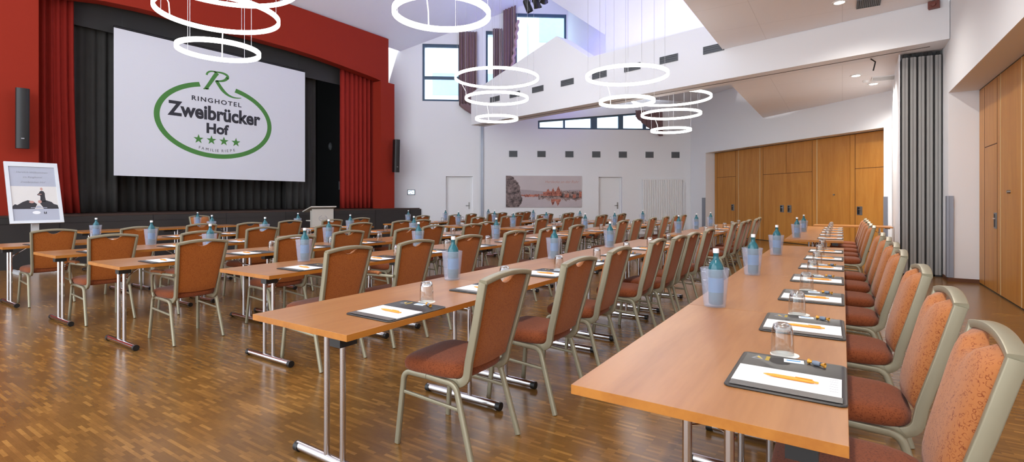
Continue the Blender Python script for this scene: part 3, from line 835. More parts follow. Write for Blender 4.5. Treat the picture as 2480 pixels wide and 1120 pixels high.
for k in range(1, len(tree_)-1):
    a, b = tree_[k], tree_[k+1] if k+1 < len(tree_) else tree_[k]
    for q in range(4): tj.append((max(.02,a[0]+(b[0]-a[0])*q/4+rp.uniform(-.018,.018)), min(1.168,max(0,a[1]+(b[1]-a[1])*q/4+rp.uniform(-.012,.012)))))
pic('big_tree', [[(0,0)]+tj+[(0,1.165)]], M['pic_tree'], .0025)
vs, fs = fit_text('Herdecke an der Ruhr', 1.28, shear=.3); m = MB(); m.add([(v[0]+2.1, v[1]+.90, .002) for v in vs], fs, 0, PF); m.build('lettering', M['script'], cv, recalc=False)

r = empty('wall_tablet'); tag(r, 'small lit control tablet on the white wall right of the stage', 'tablet')
m = MB(); m.box(-.52,-.25,-.025,-.001,1.475,1.665,0,FAR); m.build('bezel', M['blk'], r)
m = MB(); m.box(-.50,-.27,-.0265,-.0255,1.495,1.645,0,FAR); m.build('display', M['screenlit'], r)
m = MB()
for a, b in ((-.48,1.58),(-.42,1.60),(-.36,1.55),(-.44,1.51)): m.box(a,a+.05,-.0275,-.0268,b,b+.035,0,FAR)
m.build('display_tiles', M['paper'], r)
m = MB(); m.box(1.98,2.05,-.012,-.001,1.32,1.40,0,FAR); tag(m.build('light_switch', M['cap']), 'small white light switch on the wall beside the left white door', 'switch')

r = empty('radiator'); tag(r, 'tall white tubular radiator on the far wall right of the white door', 'radiator')
for i in range(22):
    m = MB(); x = 8.28+i*.069; m.cyl(FAR @ Vector((x,-.07,.16)), FAR @ Vector((x,-.07,2.06)), .031, 8); m.build('tube', M['rad'], r, 40)
m = MB(); m.box(8.27,9.74,-.062,-.056,.17,2.05,0,FAR); m.build('back_plate', M['rad'], r)
m = MB()
for z in (.16,2.06): m.cyl(FAR @ Vector((8.22,-.07,z)), FAR @ Vector((9.80,-.07,z)), .028, 8)
for x in (8.5,9.5): m.box(x,x+.04,-.05,-.001,1.9,1.94,0,FAR)
m.build('header_pipe', M['rad'], r, 40)
m = MB(); m.cyl(FAR @ Vector((9.86,-.07,.01)), FAR @ Vector((9.86,-.07,2.0)), .012, 8); m.cyl(FAR @ Vector((9.79,-.07,2.0)), FAR @ Vector((9.872,-.07,2.0)), .012, 8); m.build('supply_pipe', M['rad'], r, 40)

# curtains of the high windows
def fcur(s0, s1, z0, z1, off, label, seed, waves=5, mat='mauve', amp=.045, name='window_curtain'):
    p = FAR @ Vector((s0,-off,0)); q = FAR @ Vector((s1,-off,0))
    return curtain(name, M[mat], (p.x,p.y), (q.x,q.y), z0, z1, waves, amp, label, seed=seed, group=None)
cu1 = fcur(1.36,2.02,4.75,7.46,.12,'mauve curtain beside the lower left high window',11,6)
fcur(2.60,2.93,5.2,7.60,.12,'mauve curtain at the narrow high window, left of the tallest curtain',12,4)
cu3 = fcur(2.98,3.44,5.2,8.62,.14,'tallest mauve curtain left of the big high window, reaching the ceiling',13,4)
m = MB()      # gathered tail under the first curtain
for k in range(3):
    m.tube([FAR @ Vector((1.42+.1*k,-.13,4.78)), FAR @ Vector((1.62+.1*k,-.15,4.62)), FAR @ Vector((1.98+.03*k,-.16,4.40-.03*k))], .07, 8)
m.build('gathered_tail', M['mauve'], cu1, 50)
m = MB()      # pale ruffled edge
pts = [FAR @ Vector((3.50-.22*(1-t)**1.3*(1 if t < .75 else 1)+.03*math.sin(t*40),-.2,6.0+1.9*t)) for t in [i/26 for i in range(27)]]
m.sweep(pts, rrect(.10,.07), (1,0,0)); m.build('ruffle', M['ruffle'], cu3, 50)['label'] = 'pale pink ruffle'
# swagged curtain at the strip window
m = MB(); vs = []; fs = []; nu, nv = 40, 10
for j in range(nv+1):
    v = j/nv
    for i in range(nu+1):
        u = i/nu; s = 7.95+1.05*u
        zb = 4.42-.72*min(1,u*1.15)**.9; ztop = 4.66
        z = zb+(ztop-zb)*v
        vs.append(FAR @ Vector((s+.0*v, -.12-.035*math.sin(u*40+1.5*v), z)))
for j in range(nv):
    for i in range(nu): a = j*(nu+1)+i; fs.append((a,a+1,a+nu+2,a+nu+1))
m.add(vs, fs); o = m.build('window_curtain', M['mauve'], None, 60, recalc=False)
sm = o.modifiers.new('thickness','SOLIDIFY'); sm.thickness = .015
tag(o, 'mauve curtain swagged across the right end of the low strip window', 'curtain')

# buildings outside the windows
BX = FAR @ Matrix.Translation((0,7,0))
r = empty('neighbour_building'); tag(r, 'pale neighbouring building seen through the high windows', 'building')
m = MB(); m.box(-9,16,0,4,0,12.4,0,BX); m.build('facade', M['ext'], r)
m = MB(); m.box(-9,16,-.5,4,12.4,12.8,0,BX); m.build('roof_edge', M['extroof'], r)
for fl in (3.6,6.6,9.6):
    for k in range(9):
        m = MB(); x = -8+k*2.6; m.box(x,x+1.5,-.03,-.001,fl,fl+1.1,0,BX); m.build('window', M['extwin'], r)
r = empty('neighbour_tower'); tag(r, 'taller pale building with blue windows seen through the big high window', 'building')
m = MB(); m.box(4.6,9,-2.5,-1.0,0,13,0,BX); m.build('facade', M['ext'], r)
for z in (6.0,8.6):
    m = MB(); m.box(4.9,6.5,-2.53,-2.501,z,z+1.7,0,BX); f_ = m.build('window', M['extwin'], r)

# ------------------------------------------------------------------ lamps
def ring(D, mid=None, w=.036, h=.058, seg=96):
    m = MB(); R = D/2
    m.lathe([(R-w/2,-h/2),(R+w/2,-h/2),(R+w/2,h/2),(R-w/2,h/2)], seg, 0, None, True)
    return m
def cluster(x, y, z0, dias, ztop, label, bits, step=.5):
    for k, D in enumerate(dias):
        z = z0+step*k
        r = empty('ring_pendant_lamp', (x, y, z)); tag(r, label % bits[k], 'ring lamp', 'ring pendant lamps')
        ring(D).build('light_ring', M['lamp'], r, 40)
        m = MB()
        for q in range(4):
            a = q*PI/2+.4+.3*k; rr = D/2
            m.cyl((rr*math.cos(a), rr*math.sin(a), .04), (rr*math.cos(a), rr*math.sin(a), ztop-z), .003, 5)
        m.build('suspension_wire', M['wire'], r)
        if k < len(dias)-1:
            a = 2.6+k; rr = D/2
            m = MB(); m.tube([(rr*math.cos(a), rr*math.sin(a), .035),(rr*math.cos(a)*1.02, rr*math.sin(a)*1.02, .2),(rr*math.cos(a)*1.2, rr*math.sin(a)*1.2, step-.05)], .008, 6)
            m.build('power_cable', M['lamphouse'], r)
rooftop = lambda x: min(9.28, 6.72+(x+13.5)*.506)-.02
D3 = [1.0,1.5,2.0]; B3 = ['lowest and smallest','middle','topmost and largest']
cluster(-7.2,3.6,3.36,D3,rooftop(-7.2),'white glowing ring lamp, %s of the left group before the screen',B3,.5)
cluster(-3.56,4.07,3.28,D3,rooftop(-3.56),'white glowing ring lamp, %s of the group high above the second row',B3,.5)
cluster(-7.0,10.0,3.26,D3,rooftop(-7.0),'white glowing ring lamp, %s of the central group before the diagonal beam',B3,.49)
cluster(-3.4,9.13,3.15,[1.0,1.5],rooftop(-3.4),'white glowing ring lamp, %s of the pair right of the central group',['lower and smaller','upper and larger'],.49)
cluster(-3.78,13.4,3.13,D3,5.03,'white glowing ring lamp, %s of the group behind the beam',B3,.42)

cluster(-3.5,-1.3,3.28,[1.0,1.5],rooftop(-3.5),'white glowing ring lamp, %s of the unseen fill pair added behind the photographer',['lower and smaller','upper and larger'],.5)  # unseen ring pair added as neutral fill light for the low ceiling
def downlight(x, y, z, label, power=70):
    r = empty('downlight', (x,y,z)); tag(r, label, 'downlight', 'recessed downlights')
    m = MB(); m.lathe([(.075,-.012),(.105,-.012),(.105,-.001),(.075,-.001)], 24, 0, None, True); m.build('trim_ring', M['lamphouse'], r, 40)
    m = MB(); m.lathe([(0,-.006),(.073,-.006),(.073,-.002),(0,-.002)], 24); m.build('lens', M['down'], r, 40)
    L = bpy.data.lights.new('downlight_beam', 'SPOT'); L.energy = power; L.spot_size = math.radians(150); L.spot_blend = .8; L.shadow_soft_size = .09
    L.color = (1,.95,.88)
    o = bpy.data.objects.new('downlight_beam', L); COL.objects.link(o); o.location = (x,y,z-.03)
DL = .0
for x, y, t in ((-.04,9.57,'near the siren end of the low ceiling'),(-.3,6.4,'second from the beam in the low ceiling'),(-.3,3.2,'third from the beam in the low ceiling'),(-.3,0.2,'fourth from the beam in the low ceiling'),
                ):
    downlight(x, y, 4.45, 'round white recessed downlight, '+t, 150)
downlight(.23,12.41,3.83,'round white recessed downlight in the back ceiling, left of the smoke detector',260)
downlight(.565,13.5,3.83,'round white recessed downlight in the back ceiling, right of the smoke detector',260)
# ceiling grilles, detector, siren, stage spot
CE = Matrix(((1,0,0,0),(0,0,1,0),(0,1,0,4.45),(0,0,0,1)))
vent('ceiling_grille', CE, .35, 9.82, .32, .42, 'dark slotted grille in the low ceiling next to the downlight', 'vent', None, slats=12, vert=True, dark='grille')
CE2 = Matrix(((1,0,0,0),(0,0,1,0),(0,1,0,3.83),(0,0,0,1)))
vent('ceiling_grille', CE2, .72, 12.95, .42, .42, 'square pale grille in the back ceiling beside the white pier', 'vent', None, slats=6, dark='rad', sm='rad', bm_='alu')
m = MB(); m.lathe([(0,-.05),(.04,-.05),(.055,-.02),(.055,-.001),(0,-.001)], 18, 0, Matrix.Translation((.41,13.05,3.83)))
tag(m.build('smoke_detector', M['lamphouse'], None, 40), 'small round smoke detector between the two back downlights', 'smoke detector')
r = empty('alarm_siren', (0,0,0)); tag(r, 'small brown alarm siren at the top right end of the beam', 'siren')
m = MB(); m.box(12.03,12.17,-.09,-.001,4.33,4.44,0,BEA); m.build('housing', M['siren'], r)
m = MB(); m.lathe([(0,0),(.035,0),(.03,.02),(0,.025)], 12, 0, BEA @ Matrix.Translation((12.1,-.0905,4.385)) @ Matrix.Rotation(PI/2,4,'X')); m.build('sounder', M['siren'], r, 40)
m = MB(); Mh = Matrix.Translation((.62,11.05,3.80)); m.box(-.30,-.28,0,.02,-.3,-.002,0,Mh)
r = empty('hanging_catch', (.42,11.0,0)); tag(r, 'thin dark bracket hanging from the track left of the grey panels', 'bracket')
m = MB(); m.tube([(0,0,3.81),(.07,.02,3.75),(.04,.04,3.60)], .012, 6); m.build('arm', M['blk'], r)

def stage_spot(loc, rz, tl, label):
    r = empty('stage_spotlight', loc, rz); tag(r, label, 'spotlight', 'black spotlights')
    Ml = Matrix.Rotation(math.radians(tl),4,'Y')
    m = MB(); m.lathe([(0,-.17),(.07,-.17),(.09,-.12),(.10,.16),(.085,.16),(.085,-.1),(0,-.1)], 18, 0, Ml); m.build('lamp_body', M['blk'], r, 40)
    m = MB(); m.tube([(0,-.115,0),(0,-.115,.22),(0,.115,.22),(0,.115,0)], .012, 6); m.build('yoke', M['blk'], r)
    m = MB(); m.box(-.02,.02,-.11,-.02,.15,.2,0,Ml); m.box(-.02,.02,.02,.11,.15,.2,0,Ml); m.build('barn_door', M['blk'], r)
    return r
sp = Vector((-7.1,11.95,0))
m = MB(); m.cyl((-7.55,12.12,7.02),(-6.55,11.78,7.02),.024,8)
for q in (.15,.85): m.cyl((-7.55+q,12.12-.34*q,7.03),(-7.55+q,12.12-.34*q,rooftop(-7.2)),.012,6)
tag(m.build('lighting_bar', M['blk']), 'black lighting bar hanging from the roof near the big high window', 'lighting bar')
for k in range(3):
    q = .16+.34*k
    stage_spot((-7.55+q,12.12-.34*q,6.755), 1.2+k*.5, 150-20*k, 'black stage spotlight hanging near the big window, %s on its bar' % ['left','middle','right'][k])

# ================================================================== FURNITURE PROTOTYPES
# --- chair: origin at the floor, facing -x
LEGP = rrect(.024,.030,.35,3)
def arc(cx, cz, r, a0, a1, n=5):
    return [(cx+r*math.cos(math.radians(a0+(a1-a0)*i/n)), cz+r*math.sin(math.radians(a0+(a1-a0)*i/n))) for i in range(n+1)]
def make_chair(arms=False):
    r = empty('banquet_chair')
    # seat cushion
    m = MB(); nn = 40; rings = []
    def outline(k, grow):
        a = 2*PI*k/nn; c, s = math.cos(a), math.sin(a); e = 2/4.2
        px = math.copysign(abs(c)**e, c); py = math.copysign(abs(s)**e, s)
        return (-.04+px*(.208+grow), py*(.212-.012*px+grow))
    for gz, gr in ((.398,-.03),(.402,-.008),(.412,.004),(.440,.006),(.458,-.002),(.470,-.02),(.477,-.05),(.482,-.10)):
        rings.append([(*outline(k,gr), gz-.012*max(0,(outline(k,gr)[0]-.0))/.2*0) for k in range(nn)])
    vs = [p for rg in rings for p in rg]; fs = []
    for j in range(len(rings)-1):
        for k in range(nn):
            k2 = (k+1)%nn; fs.append((j*nn+k, j*nn+k2, (j+1)*nn+k2, (j+1)*nn+k))
    fs.append(tuple(range(nn-1,-1,-1)))
    ct = len(vs); vs.append((-.04,0,.486))
    fs += [((len(rings)-1)*nn+k, (len(rings)-1)*nn+(k+1)%nn, ct) for k in range(nn)]
    m.add(vs, fs); m.build('seat', M['seatfab'], r, 55)
    # upholstered back
    m = MB(); nu, nv = 20, 14
    t = Vector((.112,0,.425)).normalized(); nf = Vector((-t.z,0,t.x))
    def hw(v): return .160+.040*v
    def pt(u, v):
        zt = .893+.020*(1-u*u)-.036*max(0,1-(u/.32)**2)**.8
        z = .452+(zt-.452)*v+.012*(1-v)*(u*u); vv = (z-.46)/.44
        return Vector((.186+.112*vv, u*hw(vv), z))
    fr, bk = [], []
    for j in range(nv+1):
        for i in range(nu+1):
            u = -1+2*i/nu; v = j/nv; p = pt(u,v)
            ed = (max(0,1-u**4)**.5)*(max(0,1-(2*v-1)**6)**.5)
            fr.append(p+nf*(.006+.050*ed)); bk.append(p-nf*(.004+.010*ed))
    W = nu+1; vs = fr+bk; o_ = len(fr); fs = []
    for j in range(nv):
        for i in range(nu):
            a = j*W+i; fs.append((a,a+W,a+W+1,a+1)); fs.append((o_+a,o_+a+1,o_+a+W+1,o_+a+W))
    edge = [i for i in range(W)]+[j*W+nu for j in range(1,nv+1)]+[nv*W+i for i in range(nu-1,-1,-1)]+[j*W for j in range(nv-1,0,-1)]
    mi0 = len(fs)
    for k in range(len(edge)):
        a, b = edge[k], edge[(k+1)%len(edge)]; fs.append((a,b,o_+b,o_+a))
    m.add(vs, fs)
    for k in range(len(fs)):
        if k < mi0: m.m[k] = k % 2
    m.build('backrest', [M['fab'], M['fabback']], r, 55)
    # back frame: two uprights hooking under the seat plus the arched top rail
    m = MB(); BP = rrect(.023,.042,.2,3)
    for s in (-1,1):
        prof = [(.02,.383),(.09,.383),(.135,.386)]+arc(.125,.446,.06,-80,-15,4)+[(.195,.50),(.25,.70),(.302,.905)]
        path = []
        for x, z in prof:
            yy = .176 if z < .46 else .176+.033*(z-.46)/.445
            path.append((x, s*yy, z))
        m.sweep(path, BP, (0,1,0))
    path = [(.303+.010*(1-(k/8-1)**2), -.212+.424*k/16, .905+.024*(1-(k/8-1)**2)) for k in range(17)]
    m.sweep(path, rrect(.026,.044,.2,3), (0,0,1)); 
    m.build('back_frame', M['frame'], r, 45)
    # legs
    for s in (-1,1):
        fl = [(-.255,.003),(-.222,.34)]+arc(-.172,.342,.05,175,100,4)+[(-.06,.390)]
        rl = [(-.058,.390),(.08,.383)]+arc(.085,.328,.055,85,20,4)+[(.165,.25),(.240,.003)]
        yo = lambda z: s*(.198+.014*(1-z/.39))
        m = MB(); m.sweep([(x,yo(z),z) for x,z in fl], LEGP, (0,1,0)); m.build('leg', M['frame'], r, 45)
        m = MB(); m.sweep([(x,yo(z),z) for x,z in rl], LEGP, (0,1,0)); m.build('leg', M['frame'], r, 45)
        m = MB(); m.sweep([(-.228,s*.202,.285),(.150,s*.202,.262)], rrect(.012,.018,.3,3), (0,1,0)); m.build('stretcher', M['frame'], r, 45)
        if arms:
            pa = [(.232,s*.213,.628),(.08,s*.240,.631),(-.05,s*.245,.628)]+[(x,s*.245,z) for x,z in arc(-.06,.573,.055,90,170,4)]+[(-.125,s*.240,.46)]+[(x,s*.235,z) for x,z in arc(-.078,.455,.05,190,250,3)]
            m = MB(); m.sweep(pa, rrect(.022,.026,.4,3), (0,1,0)); ar = m.build('armrest', M['frame'], r, 45)
            m = MB(); m.sweep([(-.10,s*.245,.645),(-.07,s*.245,.651),(.06,s*.242,.653),(.09,s*.240,.646)], rrect(.042,.026,.5,4), (0,1,0)); m.build('arm_pad', M['fab'], ar, 55)
    return r
CH = make_chair(); CH_T = make_tree(CH)
CA = make_chair(True); CA_T = make_tree(CA)

# --- table 1.4 x 0.7, origin at the floor centre, long side along y
def make_table(ly=.49):
    r = empty('folding_table')
    m = MB(); e = .004
    pr = [(-.35+e,.712),(.35-e,.712),(.35,.712+e),(.35,.74-e),(.35-e,.74),(-.35+e,.74),(-.35,.74-e),(-.35,.712+e)]
    m.box(-.35,.35,-.6985,.6985,.712,.7395,1)
    m.add([(-.349,-.6975,.74),(.349,-.6975,.74),(.349,.6975,.74),(-.349,.6975,.74),(-.35,-.6985,.7395),(.35,-.6985,.7395),(.35,.6985,.7395),(-.35,.6985,.7395)],
          [(0,1,2,3),(4,5,1,0),(5,6,2,1),(6,7,3,2),(7,4,0,3)])
    m.build('tabletop', [M['top'], M['edge']], r, recalc=False)
    for s in (-1,1):
        y = s*ly
        m = MB(); m.cyl((-.295,y,.030),(.295,y,.030),.0225,14); lg = m.build('leg', M['chrome'], r, 40)
        for x in (-.06,.06):
            m = MB(); m.cyl((x,y,.05),(x,y,.7115),.0145,12); m.build('post', M['chrome'], lg, 40)
            m = MB(); x2 = .295 if x > 0 else -.295; m.cyl((x2-.022*math.copysign(1,x),y,.0265),(x2+.010*math.copysign(1,x),y,.0265),.0255,14); m.build('end_cap', M['blk'], lg, 40)
        m = MB(); m.tube([(-.075,y-.012*s,.60),(-.01,y-.04*s,.61),(.03,y-.16*s,.70)], .005, 6); m.tube([(.075,y-.012*s,.60),(.02,y-.04*s,.61),(-.02,y-.16*s,.70)], .005, 6)
        m.build('brace', M['chrome'], lg)
        m = MB(); m.box(.22,.29,s*.64-.045,s*.64+.045,.672,.7115); m.build('bumper', M['blk'], r)
    return r
TB = make_table(); TB_T = make_tree(TB)
TL_T = make_tree(make_table(.565))

# --- small things
def make_mat():
    # writing mat: long side along y, right edge at local x = .155, origin at its centre on the tabletop
    r = empty('writing_mat')
    def rr(w, h, rad, z, n=5):
        out = []
        for cx, cy, a0 in ((w-rad,h-rad,0),(-w+rad,h-rad,90),(-w+rad,-h+rad,180),(w-rad,-h+rad,270)):
            for i in range(n): a = math.radians(a0+90*i/(n-1)); out.append((cx+rad*math.cos(a), cy+rad*math.sin(a), z))
        return out
    rings = [rr(.155,.195,.018,.0005), rr(.1575,.1975,.02,.003), rr(.155,.195,.018,.006), rr(.148,.188,.013,.0062), rr(.145,.185,.011,.0042)]
    k = len(rings[0]); vs = [p for g in rings for p in g]; fs = [tuple(range(k-1,-1,-1)), tuple((len(rings)-1)*k+i for i in range(k))]
    for j in range(len(rings)-1): fs += [(j*k+i, j*k+(i+1)%k, (j+1)*k+(i+1)%k, (j+1)*k+i) for i in range(k)]
    m = MB(); m.add(vs, fs); m.build('vinyl', M['padm'], r, 40)
    m = MB(); m.box(-.142,.145,-.184,-.140,.0078,.0084); m.build('clear_band', M['band'], r)
    # small printed marks
    m = MB(); z = .0046
    tri = [(-.125,.130),(-.105,.172),(-.085,.130)]; tri2 = [(-.117,.136),(-.105,.160),(-.093,.136)]
    m.add([(*p,z) for p in tri]+[(*p,z) for p in tri2], [(0,1,4,3),(1,2,5,4),(2,0,3,5)])
    m.build('triangle_mark', M['greyprint'], r, recalc=False)
    m = MB(); m.add([(-.108,.150,z+.0002),(-.105,.166,z+.0002),(-.088,.136,z+.0002),(-.100,.142,z+.0002)], [(0,1,2,3)])
    for i in range(7): m.add([(-.080,.125+.0075*i,z),(-.068,.125+.0075*i,z),(-.068,.130+.0075*i,z),(-.080,.130+.0075*i,z)], [(0,1,2,3)])
    m.build('yellow_mark', M['yel'], r, recalc=False)
    return r
def make_pad():
    m = MB(); m.box(-.1435,.1425,-.1395,.032,.0046,.0076)
    for i in range(6):
        y = .012-.022*i
        m.add([(.112,y,.0078),(.134,y,.0078),(.134,y+.003,.0078),(.112,y+.003,.0078)], [(0,1,2,3)], 1)
    o = m.build('notepad', [M['paper'], M['greyprint']], recalc=False)
    return o
def make_pen():
    r = empty('ballpoint_pen')
    Mr = Matrix.Translation((0,0,.0132)) @ Matrix.Rotation(PI/2,4,'Y')
    m = MB(); m.lathe([(0,-.066),(.003,-.066),(.0050,-.045),(.0054,.0),(.0050,.055),(.0035,.062),(0,.062)], 12, 0, Mr); m.build('barrel', M['pen'], r, 40)
    m = MB(); m.lathe([(0,-.076),(.0012,-.076),(.003,-.0665),(0,-.0665)], 10, 0, Mr); m.build('tip', M['pen'], r, 40)
    m = MB(); m.lathe([(0,.0625),(.0032,.0625),(.0032,.073),(0,.073)], 10, 0, Mr); m.build('push_button', M['pen'], r, 40)
    m = MB(); m.box(.012,.058,-.0018,.0018,.0187,.0202); m.build('clip', M['pen'], r)
    return r
def make_glass():
    m = MB()
    m.lathe([(0,.112),(.020,.111),(.030,.104),(.0345,.085),(.037,.055),(.0375,.0),(.0364,.0),(.0359,.055),(.0335,.085),(.0295,.103),(.0195,.1102),(0,.1112)], 24)
    g = m.build('drinking_glass', M['glass'], None, 50)
    m = MB(); m.lathe([(0,.1105),(.019,.1095),(.029,.1025),(.0325,.090),(.0305,.084),(.024,.0955),(0,.0975)], 20)
    m.build('thick_base', M['thickglass'], g, 50)
    return g
def make_coaster():
    m = MB(); m.lathe([(0,.0),(.047,.0),(.047,.0016),(0,.0016)], 28); return m.build('coaster', M['coaster'], None, 40)
def make_bucket():
    m = MB(); m.lathe([(0,.0),(.052,.0),(.0545,.004),(.0715,.192),(.0735,.197),(.0715,.200),(.068,.197),(.0515,.008),(0,.007)], 28)
    return m.build('bottle_cooler', M['bucket'], None, 50)
def make_bottle():
    r = empty('water_bottle')
    m = MB(); m.lathe([(0,.010),(.030,.010),(.0365,.016),(.0372,.05),(.0376,.178),(.0376,.199),(.0345,.216),(.027,.231),(.0185,.243),(.0145,.253),(.0132,.272),(.0148,.274),(.0148,.279),(0,.279)], 24)
    m.build('glass_body', M['bottle'], r, 50)
    m = MB(); m.lathe([(0,.2795),(.0150,.2795),(.0155,.283),(.0150,.302),(0,.303)], 18); m.build('cap', M['cap'], r, 40)
    m = MB(); m.lathe([(.0376,.075),(.0379,.075),(.0379,.15),(.0376,.15)], 24, 0, None, True); m.build('paper_label', M['blab'], r, 40)
    return r
def make_sugar():
    r = empty('sugar_packet')
    m = MB(); m.box(-.03,.03,-.017,.017,.0046,.0072); m.build('packet', M['sugar'], r)
    m = MB(); m.box(-.022,.02,-.005,.004,.0074,.0078); m.build('print', M['blue'], r); return r
def make_candy():
    r = empty('wrapped_candy'); Mr = Matrix.Translation((0,0,.0135)) @ Matrix.Rotation(PI/2,4,'Y')
    m = MB(); m.lathe([(0,-.014),(.007,-.012),(.0088,0),(.007,.012),(0,.014)], 12, 0, Mr); m.build('sweet', M['candyg'], r, 40)
    m = MB(); m.lathe([(.001,-.0142),(.0035,-.015),(.009,-.027),(.008,-.028),(.002,-.017)], 8, 0, Mr); m.build('twisted_foil', M['gold'], r, 40); m = MB(); m.lathe([(.001,.0142),(.0035,.015),(.009,.027),(.008,.028),(.002,.017)], 8, 0, Mr)
    m.build('twisted_foil', M['gold'], r, 40); return r
MT_T = make_tree(make_mat()); PD_T = make_tree(make_pad()); PN_T = make_tree(make_pen()); GL_T = make_tree(make_glass()); CO_T = make_tree(make_coaster())
BK_T = make_tree(make_bucket()); BT_T = make_tree(make_bottle()); SU_T = make_tree(make_sugar()); CY_T = make_tree(make_candy())
USED = set()
def put(tree, loc, rz=0, label=None, cat=None, group=None):
    src = tree[0]
    if src.name in USED: o = copy_tree(tree)
    else: o = src; USED.add(src.name)
    o.location = loc; o.rotation_euler = (0,0,rz)
    o['label'] = label; o['category'] = cat
    if group: o['group'] = group
    return o

# ================================================================== THE ROWS
ROWN = {1:'rightmost row', 2:'second row from right', 3:'third row from right', 4:'fourth row from right', 5:'fifth row from right', 6:'leftmost full row'}
#       right edge x, chair origin x, [(table start y, tables)], chair y positions, cooler y positions
ROWS = {
 1: (.013, .048, [(1.372,4),(8.10,3)], [1.93,2.67,3.55,4.55,5.30,6.05,6.80,8.65,9.38,10.2,11.0,11.85], [2.80,4.12,5.74,8.45,10.0]),
 2: (-1.71, -1.735, [(1.362,4),(8.10,3)], [2.13,2.89,3.67,4.59,5.14,5.77,6.57,8.52,9.22,10.0,10.7,11.4], [2.72,4.20,5.57,8.53,9.75,10.97]),
 3: (-3.515, -3.52, [(2.11,4),(7.95,4)], [2.55,3.33,4.08,4.95,5.75,6.61,8.40,9.2,10.08,11.0,11.8,12.5], [2.79,4.26,5.82,8.76,10.24,12.05]),
 4: (-5.02, -5.19, [(1.71,4),(8.10,4)], [2.30,3.11,3.92,4.67,5.40,6.0,6.68,8.5,9.27,10.1,10.86,11.53,12.2,12.83], [2.70,4.17,5.73,8.57,9.93,11.67]),
 5: (-6.55, -6.74, [(1.70,4),(8.10,4)], [2.09,2.91,3.77,4.65,5.40,6.21,6.80,8.5,9.3,10.05,10.83,11.58,12.22,12.83], [2.75,4.21,5.75,8.69,10.07,11.92]),
 6: (-8.23, -8.42, [(1.66,4),(8.15,4)], [2.10,2.98,3.80,4.44,5.27,5.95,6.82,8.62,9.53,10.43,11.12,11.88,12.5,13.2], [2.72,4.28,5.87,8.83,10.2,12.13]),
}
SKIP = set()
rj = random.Random(5)
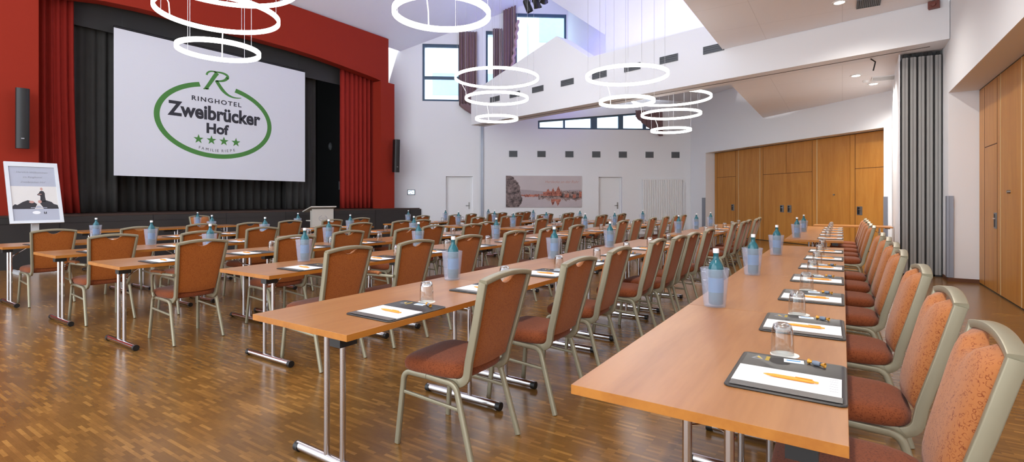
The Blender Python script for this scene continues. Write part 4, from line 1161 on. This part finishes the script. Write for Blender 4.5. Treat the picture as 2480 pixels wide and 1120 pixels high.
for R, (xr, xc, tabs, chairs, coolers) in ROWS.items():
    rn = ROWN[R]; k = 0
    for y0, cnt in tabs:
        for i in range(cnt):
            put(TB_T if R < 4 else TL_T, (xr-.35, y0+.7+1.4*i, 0), 0, 'long wood-topped folding table, %s from the camera, %s' % (ORD[k], rn), 'table', 'folding tables'); k += 1
    for i, y in enumerate(chairs):
        arm = (R, i) in ((4,0),(5,0),(3,1))
        legs = [a0+.7+1.4*q+e*(.49 if R < 4 else .565) for a0, cnt in tabs for q in range(cnt) for e in (-1,1)]
        best = None; prev = chairs[i-1] if i else -9; nxt = chairs[i+1] if i+1 < len(chairs) else 99
        for dx in (0, .05, .1, .15, .2, .25, .3):
            for dyi in range(-10, 11):
                yy, xx = y+dyi*.016, xc+dx
                ok = True
                for L_ in legs:
                    if xx < xr-.02 and abs(yy-L_) < .24: ok = False
                    if arm and xx < xr-.12 and min(abs(yy+.245-L_), abs(yy-.245-L_)) < .045: ok = False
                    if min(abs(yy+.212-L_), abs(yy-.212-L_)) < .045: ok = False
                if xx+.205 < xr or yy-prev < .47 or nxt-yy < .40: ok = False
                cost = abs(dyi)*.016+dx*.8
                if ok and (best is None or cost < best[0]): best = (cost, xx, yy)
        if best is None: best = (0, xr+.05, y)
        cx_, y = best[1], best[2]; chairs[i] = y
        t = CA_T if arm else CH_T
        put(t, (cx_+rj.uniform(.0,.014), y, 0), math.radians(rj.uniform(-1.5,1.5)) if not arm else 0,
            'orange padded %s, %s from the camera, %s' % ('armchair with beige frame' if arm else 'chair with beige frame', ORD[i], rn), 'chair', 'orange banquet chairs')
    seats = [y0+.44+.765*i for y0, c in tabs[:1] for i in range(7 if R != 3 else 7)]
    seats += [tabs[1][0]+.46+.80*i for i in range(5 if R < 3 else 6)]
    for i, y in enumerate(seats):
        q = (R, i)
        at = 'at the %s seat from camera, %s' % (ORD[i], rn)
        jx, jy, jr = rj.uniform(-.004,.0), rj.uniform(-.008,.008), math.radians(rj.uniform(-1.2,1.2))
        if R == 1 and i == 0: jx = jy = jr = 0
        x = xr-.157+jx; zt = .7402; y += jy
        cool = [c for c in coolers if abs(c-(y+.245)) < .12]
        put(MT_T, (x,y,zt), jr, 'black desk mat '+at, 'desk mat', 'black desk mats')
        put(PD_T, (x,y,zt), jr, 'white notepad on the mat '+at, 'notepad', 'white notepads')
        put(PN_T, (x+.012,y-.055,zt), jr+math.radians(-2), 'orange pen on the notepad '+at, 'pen', 'orange pens')
        gx, gy = x-.030, y+.245
        if R == 1 or R == 2:
            put(CO_T, (gx,gy,zt), 0, 'round white coaster '+at, 'coaster', 'white coasters'); gz = zt+.0018
        else: gz = zt
        put(GL_T, (gx-.008,gy+.008,gz), rj.uniform(0,6), 'upturned drinking glass '+at, 'glass', 'upturned glasses')
        if R <= 2 and i < 5:
            put(SU_T, (x+.005,y+.158,zt), jr+.1, 'white paper packet on the mat '+at, 'packet', 'sugar packets')
            put(CY_T, (x+.072,y+.150,zt), jr-.5, 'gold wrapped candy on the mat '+at, 'candy', 'wrapped candies')
    for i, y in enumerate(coolers):
        x = xr-.70+.125; at = '%s from the camera, %s' % (ORD[i], rn)
        put(BK_T, (x,y,.7404), rj.uniform(0,6), 'frosted plastic bottle cooler, '+at, 'bottle cooler', 'bottle coolers')
        put(BT_T, (x+.006,y+.004,.7404), rj.uniform(0,6), 'teal bottle in a frosted cooler, '+at, 'bottle', 'water bottles')
# head table before the stage
for i in range(2):
    put(TB_T, (-11.30, 3.9+1.4*i, 0), 0, 'wood-topped folding table before the stage, %s' % ['nearer the poster stand','nearer the lectern'][i], 'table', 'head tables')
put(CH_T, (-12.02, 5.72, 0), PI, 'orange padded chair behind the head table, its back to the stage', 'chair', 'orange banquet chairs')
put(BK_T, (-11.1,5.12,.7404), 0, 'frosted plastic bottle cooler on the table before the stage', 'bottle cooler', 'bottle coolers')
put(BT_T, (-11.095,5.12,.7404), 0, 'teal water bottle in the cooler on the table before the stage', 'bottle', 'water bottles')
put(TB_T, (.165, 13.15, 0), PI/2, 'wood-topped side table by the far partition and white pier', 'table', None)

# ================================================================== CAMERA, LIGHT
cam = bpy.data.cameras.new('camera'); co = bpy.data.objects.new('camera', cam); COL.objects.link(co)
co.location = (0,0,1.30); co.rotation_euler = (PI/2, 0, math.radians(33.26))
cam.sensor_width = 36; cam.lens = 1220/2480*36; cam.shift_y = -76/2480; cam.clip_start = .05; cam.clip_end = 200
sc.camera = co
sun = bpy.data.lights.new('sun', 'SUN'); sun.energy = 5.5; sun.angle = .02; sun.color = (1,.98,.95)
so = bpy.data.objects.new('sun', sun); COL.objects.link(so)
so.rotation_euler = Vector((-.6087*.35,.7934*.35,-.94)).to_track_quat('-Z','Y').to_euler()
w = bpy.data.worlds.new('world'); sc.world = w; w.use_nodes = True
bg = w.node_tree.nodes['Background']; bg.inputs[0].default_value = (.86,.93,1,1); bg.inputs[1].default_value = 2.8
sc.view_settings.view_transform = 'Standard'; sc.view_settings.look = 'None'; sc.view_settings.gamma = 1
sc.view_settings.use_curve_mapping = False
sc.view_settings.exposure = 0.42
sc.cycles.max_bounces = 8; sc.cycles.diffuse_bounces = 4; sc.cycles.glossy_bounces = 4; sc.cycles.transmission_bounces = 6; sc.cycles.transparent_max_bounces = 12
sc.cycles.caustics_reflective = False; sc.cycles.caustics_refractive = False
sc.cycles.sample_clamp_indirect = 4
